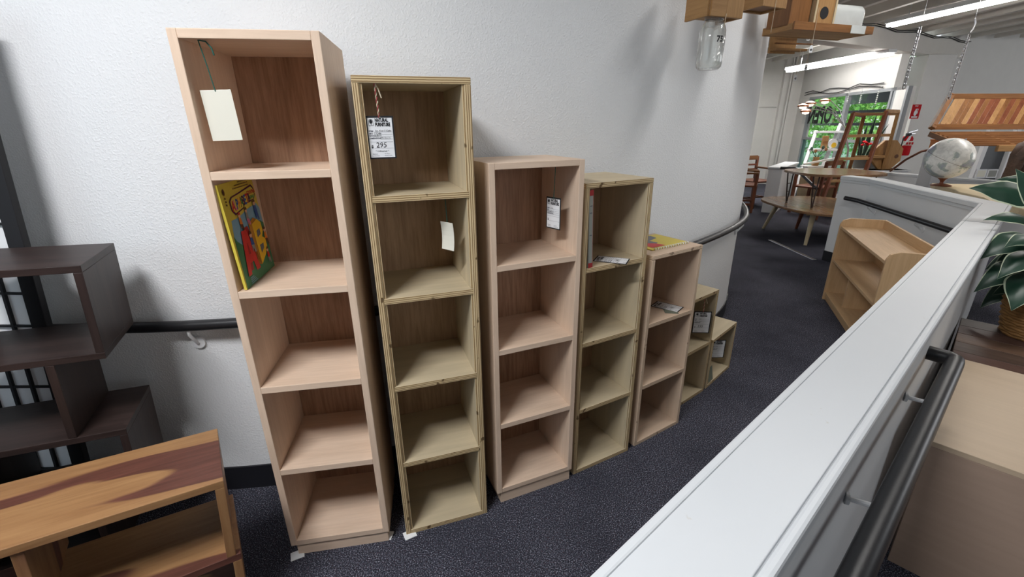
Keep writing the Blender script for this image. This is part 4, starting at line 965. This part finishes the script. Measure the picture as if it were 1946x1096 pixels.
# things on it
m_ = shelf_z[1]; mp = m_[0].lerp(m_[1], .55) + lo
o = thing('wooden_block', 'upright amber wood block on the middle step of the white ladder shelf', 'ornament', mp + Vector((0, -.06, .0175)))
MB().box(-.05, -.02, 0, .05, .02, .22).build('block', 'pine_z', o, bevel=.006); MB().box(-.045, -.024, .09, .045, -.02, .13).build('plate', 'teak_x', o)
mp2 = m_[0].lerp(m_[1], .95) + lo
o = thing('round_plaque', 'small white and yellow round plaque on the white ladder shelf', 'ornament', mp2 + Vector((0, -.06, .0175)))
MB().tube([(0, -.01, .085), (0, .01, .085)], .085, 20).build('disc', 'paper', o); MB().tube([(0.02, -.014, .06), (.02, -.010, .06)], .045, 16).build('sun_print', 'gold', o); MB().box(-.03, -.01, 0, .03, .03, .01).build('stand', 'paper', o)
m_ = shelf_z[2]; mp = m_[0].lerp(m_[1], .45) + lo
o = thing('flower_vase', 'amber vase of dried flowers on the lowest visible ladder step', 'vase', mp + Vector((0, -.06, .0175)))
MB().lathe([(.05, 0), (.065, .05), (.045, .12), (.055, .15)], 16).build('vase', 'pine_z', o, smooth=True)
for i, (x, z) in enumerate(((-.12, .28), (-.04, .24), (.08, .30), (.14, .27))):
    s_ = MB().tube([(0, 0, .12), (x, 0, z)], .006, 5).build('stem', 'leaf', o); MB().lathe([(.012, -.02), (.026, .0), (.02, .03), (.004, .045)], 8, (x, 0, z)).build('bud', 'teak_z' if i % 2 else 'leaf', s_, smooth=True)
o = tag(MB().bar(Vector((-.25, -.03, 0)), Vector((.32, -.03, .10)), .03, .03).build('white_stick', 'paper'), 'white stick leaning across the foot of the dried flower vase', 'stick'); o.location = mp + Vector((0, -.1, .05))
# snake plant
SPY = 7.75
sp_ = thing('snake_plant', 'tall snake plant in a grey pot behind the brown ladder rack', 'plant', (5.5, 6.9, 0))
pc = aty(1641, 318, SPY); sp_.location = (pc.x, pc.y, 0); base_z = pc.z
MB().lathe([(.15, base_z - .02), (.17, base_z + .14), (.175, base_z + .16), (.16, base_z + .16), (.155, base_z + .10)], 24).build('pot', 'potgrey', sp_, smooth=True)
MB().lathe([(.2, 0), (.2, base_z - .02)], 20).build('pot_stand', 'birch_z', sp_)
so_ = Vector(sp_.location)
for b0_, t0_2, w_ in (((1630, 297), (1650, 232), .035), ((1640, 297), (1668, 215), .04), ((1636, 297), (1632, 240), .035), ((1645, 297), (1690, 235), .035), ((1641, 297), (1658, 250), .03), ((1648, 297), (1672, 255), .035), ((1634, 297), (1640, 262), .03), ((1650, 297), (1665, 275), .03)):
    leaf(aty(*b0_, SPY) - so_, aty(*t0_2, SPY + random.uniform(-.1, .1)) - so_, w_, .02, sp_, side=Vector((1, 0, 0)), fold=.15)
o = thing('red_flower', 'red potted flower among the snake plant leaves', 'flower', aty(1648, 272, SPY - .15))
for i in range(9): MB().lathe([(.004, -.02), (.03, 0), (.004, .02)], 8, (random.uniform(-.07, .07), random.uniform(-.04, .04), random.uniform(-.03, .03))).build('petal_cluster', 'exred', o, smooth=True)
MB().tube([(0, 0, 0), (0, .05, -.2)], .006, 5).build('stem', 'leaf', o)
# octagonal wood slice with a hole
oc = aty(1680, 322, 7.3); ws = thing('wood_slice', 'yellow octagonal wood slice leaning by the pillar', 'ornament', oc)
oct_ = [(.24 * math.cos(R(22.5 + 45 * i)), .24 * math.sin(R(22.5 + 45 * i)) + .22) for i in range(8)]
MB().plate([(x, 0, z) for x, z in oct_], (0, .05, 0)).build('slice', 'pine_z', ws, bevel=.006); MB().tube([(.14, -.004, .20), (.14, 0, .20)], .03, 12).build('knot', 'brown', ws)
st2 = thing('display_stand', 'plain white display block under the octagonal wood slice', 'stand', (oc.x, oc.y, 0)); MB().box(-.3, -.12, 0, .3, .2, oc.z).build('block', 'whitemetal', st2, bevel=.004); MB().box(-.32, -.14, oc.z - .02, .32, .22, oc.z).build('top_board', 'cap', st2, bevel=.003)
# arc lamp
al_ = thing('arc_lamp', 'arched floor lamp with four lit copper shades by the window', 'lamp', (0, 0, 0)); ab_ = at(1612, 325, .0); ap = aty(1612, 320, 7.6); al_.location = (ap.x, ap.y, 0); ao = Vector(al_.location)
MB().lathe([(.14, 0), (.14, .03), (.02, .035)], 20).build('base', 'darksteel', al_, smooth=True)
MB().tube([(0, 0, .03), aty(1612, 285, 7.6) - ao, aty(1606, 243, 7.6) - ao], .014, 8).build('pole', 'steel', al_, smooth=True)
for i, (px, py) in enumerate(((1526, 203), (1540, 198), (1531, 213), (1568, 193))):
    e = aty(px, py, 7.6 + .1 * i) - ao; s_ = aty(1606, 243, 7.6) - ao
    MB().tube([s_, s_.lerp(e, .35) + Vector((0, 0, .13)), s_.lerp(e, .75) + Vector((0, 0, .10)), e + Vector((0, 0, .04))], .007, 6).build('arm', 'steel', al_, smooth=True)
    sh_ = MB().lathe([(.02, .05), (.075, .025), (.085, .0), (.08, .0), (.03, .04)], 16, e).build('lamp_shade', 'copper', al_, smooth=True)
    MB().lathe([(.003, .015), (.05, .0), (.045, -.022), (.003, -.035)], 12, e).build('bulb', 'bulb', sh_, smooth=True)
# OPEN sign seen from behind
mb = MB(); ps = onww(1583, 233); ps2 = onww(1512, 238)
sgn = thing('open_sign', 'see-through OPEN sign on the shop window, read in mirror writing', 'sign', ps)
ux = wd * -1
uu = (ps2 - ps); uu.z = 0; uu.normalize()
slab_l = 1.30
MB().plate([Vector((0, 0, -.02)) - wn * .02, uu * slab_l + Vector((0, 0, -.02)) - wn * .02, uu * slab_l + Vector((0, 0, .42)) - wn * .02, Vector((0, 0, .42)) - wn * .02], wn * -.004).build('film', 'film', sgn)
put_text(mb, 'OPEN', .44, lambda x, y: tuple(uu * (.04 + x * .86) + Vector((0, 0, y)) - wn * .03), bold=.019); mb.build('lettering', 'black', sgn)
# icicle strings
for i, px in enumerate((1624, 1648, 1680)):
    q = onww(px, 172) - wn * .08; ic = thing('crystal_string', ('short crystal string at the window head, beside the mullion', 'crystal string in the middle of the window head', 'crystal string at the window head nearest the corner post')[i], 'ornament', q)
    MB().tube([(0, 0, .05), (0, 0, -.02 - .22)], .003, 5).build('thread', 'steel', ic)
    for k_ in range(7): MB().lathe([(.002, -.015), (.016, 0), (.002, .015)], 6, (0, 0, -.03 * k_ - .02)).build('crystal', 'plasticfilm', ic)
# wires along the window head
for k_ in range(2):
    w_pts = [wa + wd * (.3 + i * .35) - wn * .03 + Vector((0, 0, HEAD + .05 + .05 * k_ + .03 * math.sin(i * (1.3 + k_)))) for i in range(9)]
    tag(MB().tube([p - w_pts[0] for p in w_pts], .008, 6).build('wire', 'black', None, smooth=True), ('upper loose black wire along the shop window head', 'lower loose black wire along the shop window head')[1 - k_], 'wire').location = w_pts[0]
# fire point
ex = aty(1716, 295, PY - .09); fe_ = thing('fire_extinguisher', 'red fire extinguisher hung on the white pillar', 'fire extinguisher', ex)
hE = (aty(1716, 258, PY - .09).z - ex.z)
MB().lathe([(.07, 0), (.078, .02), (.078, hE * .85), (.06, hE * .97), (.03, hE)], 20).build('cylinder', 'exred', fe_, smooth=True)
MB().lathe([(.079, hE * .52), (.079, hE * .74)], 20, cap=False).build('label_band', 'cream', fe_, smooth=True)
mb = MB()
for i in range(3): mb.box(-.07 + i * .045, -.0815, hE * (.56), -.04 + i * .045, -.080, hE * .68)
mb.build('label_print', 'exred', fe_)
MB().box(-.03, -.03, hE, .03, .03, hE + .04).build('valve', 'black', fe_, bevel=.004); MB().bar((-.02, 0, hE + .05), (.12, 0, hE + .09), .03, .015).build('handle', 'steel', fe_); MB().bar((-.02, 0, hE + .035), (.10, 0, hE + .035), .03, .012).build('lever', 'steel', fe_)
MB().tube([(-.03, -.02, hE + .02), (-.10, -.03, hE - .05), (-.105, -.03, hE * .35)], .012, 8).build('hose', 'black', fe_, smooth=True)
MB().plate([(-.13, -.09, hE - .16), (-.03, -.09, hE - .06), (-.02, -.09, hE + .02), (-.06, -.09, hE - .01)], (0, .002, 0)).build('inspection_tag', 'paper', fe_)
sg = aty(1740, 212, PY - .006); fs_ = thing('fire_sign', 'small red and white fire extinguisher sign on the pillar', 'sign', sg)
MB().box(-.075, 0, -.11, .075, .004, .11).build('plate', 'exred', fs_)
mb = MB(); put_text(mb, 'FIRE', .03, lambda x, y: (-.034 + x, -.002, .075 + y)); mb.build('lettering', 'paper', fs_)
mb = MB(); disc(mb, lambda u, v: (u, -.002, v), 0, -.022, .026, .046); mb.box(-.010, -.003, .012, .010, -.001, .042); mb.box(.0, -.003, .034, .034, -.001, .044); mb.box(.028, -.003, -.03, .036, -.001, .036); mb.poly([(-.05, -.002, -.095), (.05, -.002, -.095), (.05, -.002, -.075), (-.05, -.002, -.075)]); mb.build('pictogram', 'paper', fs_)
# curved rod behind the globe
r0, r1 = aty(1692, 325, 6.2), aty(1775, 282, 5.6)
tag(MB().tube([Vector((0, 0, 0)), (r1 - r0) * .35 + Vector((0, 0, .05)), (r1 - r0) * .7 + Vector((0, 0, .05)), r1 - r0, (r1 - r0) * 1.3 + Vector((0, 0, -.08))], .014, 8).build('bent_branch', 'redwood_x', None, smooth=True), 'thin bent wooden branch arching from the low far wall to behind the globe', 'branch').location = r0
# window beyond the swing, with two framed prints on the sill
wy = 6.6
dwn = thing('display_window', 'small white framed display window beyond the globe', 'window', aty(1880, 345, wy)); wo = Vector(dwn.location); P2 = lambda px, py: aty(px, py, wy) - wo
for a_, b_ in (((1845, 345), (1866, 290)), ((1896, 347), (1918, 288))): MB().bar(P2(*a_), P2(*b_) + (P2(*b_) - P2(*a_)) * 1.2, .06, .06).build('post', 'whitemetal', dwn, bevel=.003)
MB().bar(P2(1843, 345), P2(1900, 347), .08, .04).build('sill', 'whitemetal', dwn); MB().bar(P2(1875, 260), P2(1935, 258), .06, .06).build('head', 'whitemetal', dwn)
MB().plate([P2(1846, 344) + Vector((0, .04, 0)), P2(1898, 346) + Vector((0, .04, 0)), P2(1932, 262) + Vector((0, .04, 0)), P2(1878, 262) + Vector((0, .04, 0))], (0, .01, 0)).build('pane', 'potgrey', dwn)
for i, (px, lab) in enumerate(((1862, 'small framed print on the display window sill, closer to the globe'), (1883, 'small framed print on the display window sill, closer to the driftwood'))):
    q = aty(px, 338, wy - .05); t = thing('framed_print', lab, 'picture', q); w_ = .145
    MB().box(-w_ / 2, 0, 0, w_ / 2, .012, .12).build('frame', 'whitemetal', t); MB().box(-w_ / 2 + .015, -.001, .015, w_ / 2 - .015, .0, .105).build('picture', 'palegrey' if i else 'cream', t)
sb_ = tag(MB().box(-.35, -.1, 0, .5, .14, aty(1880, 345, wy).z).build('display_plinth', 'whitemetal', None, bevel=.004), 'white plinth under the small display window', 'plinth'); sb_.location = (wo.x, wo.y, 0)
ob = thing('orange_box', 'orange box peeking out behind the globe', 'box', aty(1805, 282, 5.4)); MB().box(-.16, 0, -.1, .24, .1, .085).build('body', 'orange', ob, bevel=.004); MB().box(-.165, -.005, .085, .245, .105, .10).build('lid', 'orange', ob, bevel=.003)
obs = tag(MB().box(-.10, .02, 0, .10, .2, aty(1805, 282, 5.4).z - .1).build('white_pedestal', 'whitemetal', None, bevel=.004), 'tall white pedestal behind the globe, under the orange box', 'pedestal'); obs.location = (ob.location.x, ob.location.y, 0)

# ================================================================== OUTSIDE THE WINDOW
gr = MB().box(6.9, 8.8, -.2, 30, 40, -.05).build('ground', plain('sunlit_paving', (.4, .42, .36), .9)); struct(gr, 'sunlit paving outside')
MT['sunleaf'] = plain('sunlit_tree_leaf', (.16, .42, .09), .6, var=.5, vscale=1.5)
MT['sunleaf2'] = plain('sunlit_shrub_leaf', (.26, .50, .12), .6, var=.5, vscale=1.5)
MT['bark'] = plain('grey_bark', (.12, .09, .07), .9)
random.seed(21)
for i, (x, y, h, rad, lab, lm) in enumerate(((9.6, 14.2, 2.3, 1.7, 'leafy green tree outside the shop window, behind the OPEN sign', 'sunleaf'), (11.4, 13.0, 2.4, 1.7, 'leafy green tree outside the shop window, behind the ladder rack', 'sunleaf2'), (11.0, 16.5, 3.2, 2.4, 'bigger green tree outside, farther back', 'sunleaf'), (10.8, 11.6, 1.3, 1.1, 'low green shrub outside next to the corner post', 'sunleaf2'))):
    tr = thing('tree', lab, 'tree', (x, y, -.05), 0, 'trees outside the shop window')
    MB().tube([(0, 0, 0), (.05, 0, h * .5), (.0, .08, h)], [.09, .07, .04], 8).build('trunk', 'bark', tr, smooth=True)
    mb = MB()
    for k_ in range(3800):
        v = Vector((random.gauss(0, 1), random.gauss(0, 1), random.gauss(0, 1))).normalized() * rad * random.uniform(.35, 1) ; v.z = v.z * .95 + h * .78
        if v.z < .1: continue
        a_ = Vector((random.gauss(0, 1), random.gauss(0, 1), random.gauss(0, 1))).normalized(); b_2 = a_.cross(Vector((random.gauss(0, 1), random.gauss(0, 1), random.gauss(0, 1)))).normalized()
        s_ = random.uniform(.05, .10); mb.add([v - a_ * s_, v + b_2 * s_ * .5, v + a_ * s_, v - b_2 * s_ * .5], [(0, 1, 2, 3)])
    mb.build('crown', lm, tr)
# canopy rails outside the window
for k_, z in enumerate((1.62, 1.36)):
    p = wa + wn * 1.1 + wd * -1.5; q = wbp + wn * 1.1 - wd * .9
    o = MB().bar(Vector((0, 0, 0)), q - p, .05, .06).build('street_rail', 'black', None); o.location = p + Vector((0, 0, z)); tag(o, ('upper dark rail outside the shop window', 'lower dark rail outside the shop window')[k_], 'rail')
aw = MB().prism([tuple((wa - wd * .5 + wn * .14)[:2]), tuple((wbp - wd * .9 + wn * .14)[:2]), tuple((wbp - wd * .9 + wn * 1.3)[:2]), tuple((wa - wd * .5 + wn * 1.3)[:2])], 2.02, 2.08).build('awning', 'potgrey', None); p_ = wa - wd * .5 + wn * 1.3; wallbox(p_, wbp - wd * .9 + wn * 1.3, wn, .03, 1.79, 2.02).build('valance', 'potgrey', aw)
tag(aw, 'grey awning over the outside of the shop window', 'awning')
bpy.context.view_layer.update()
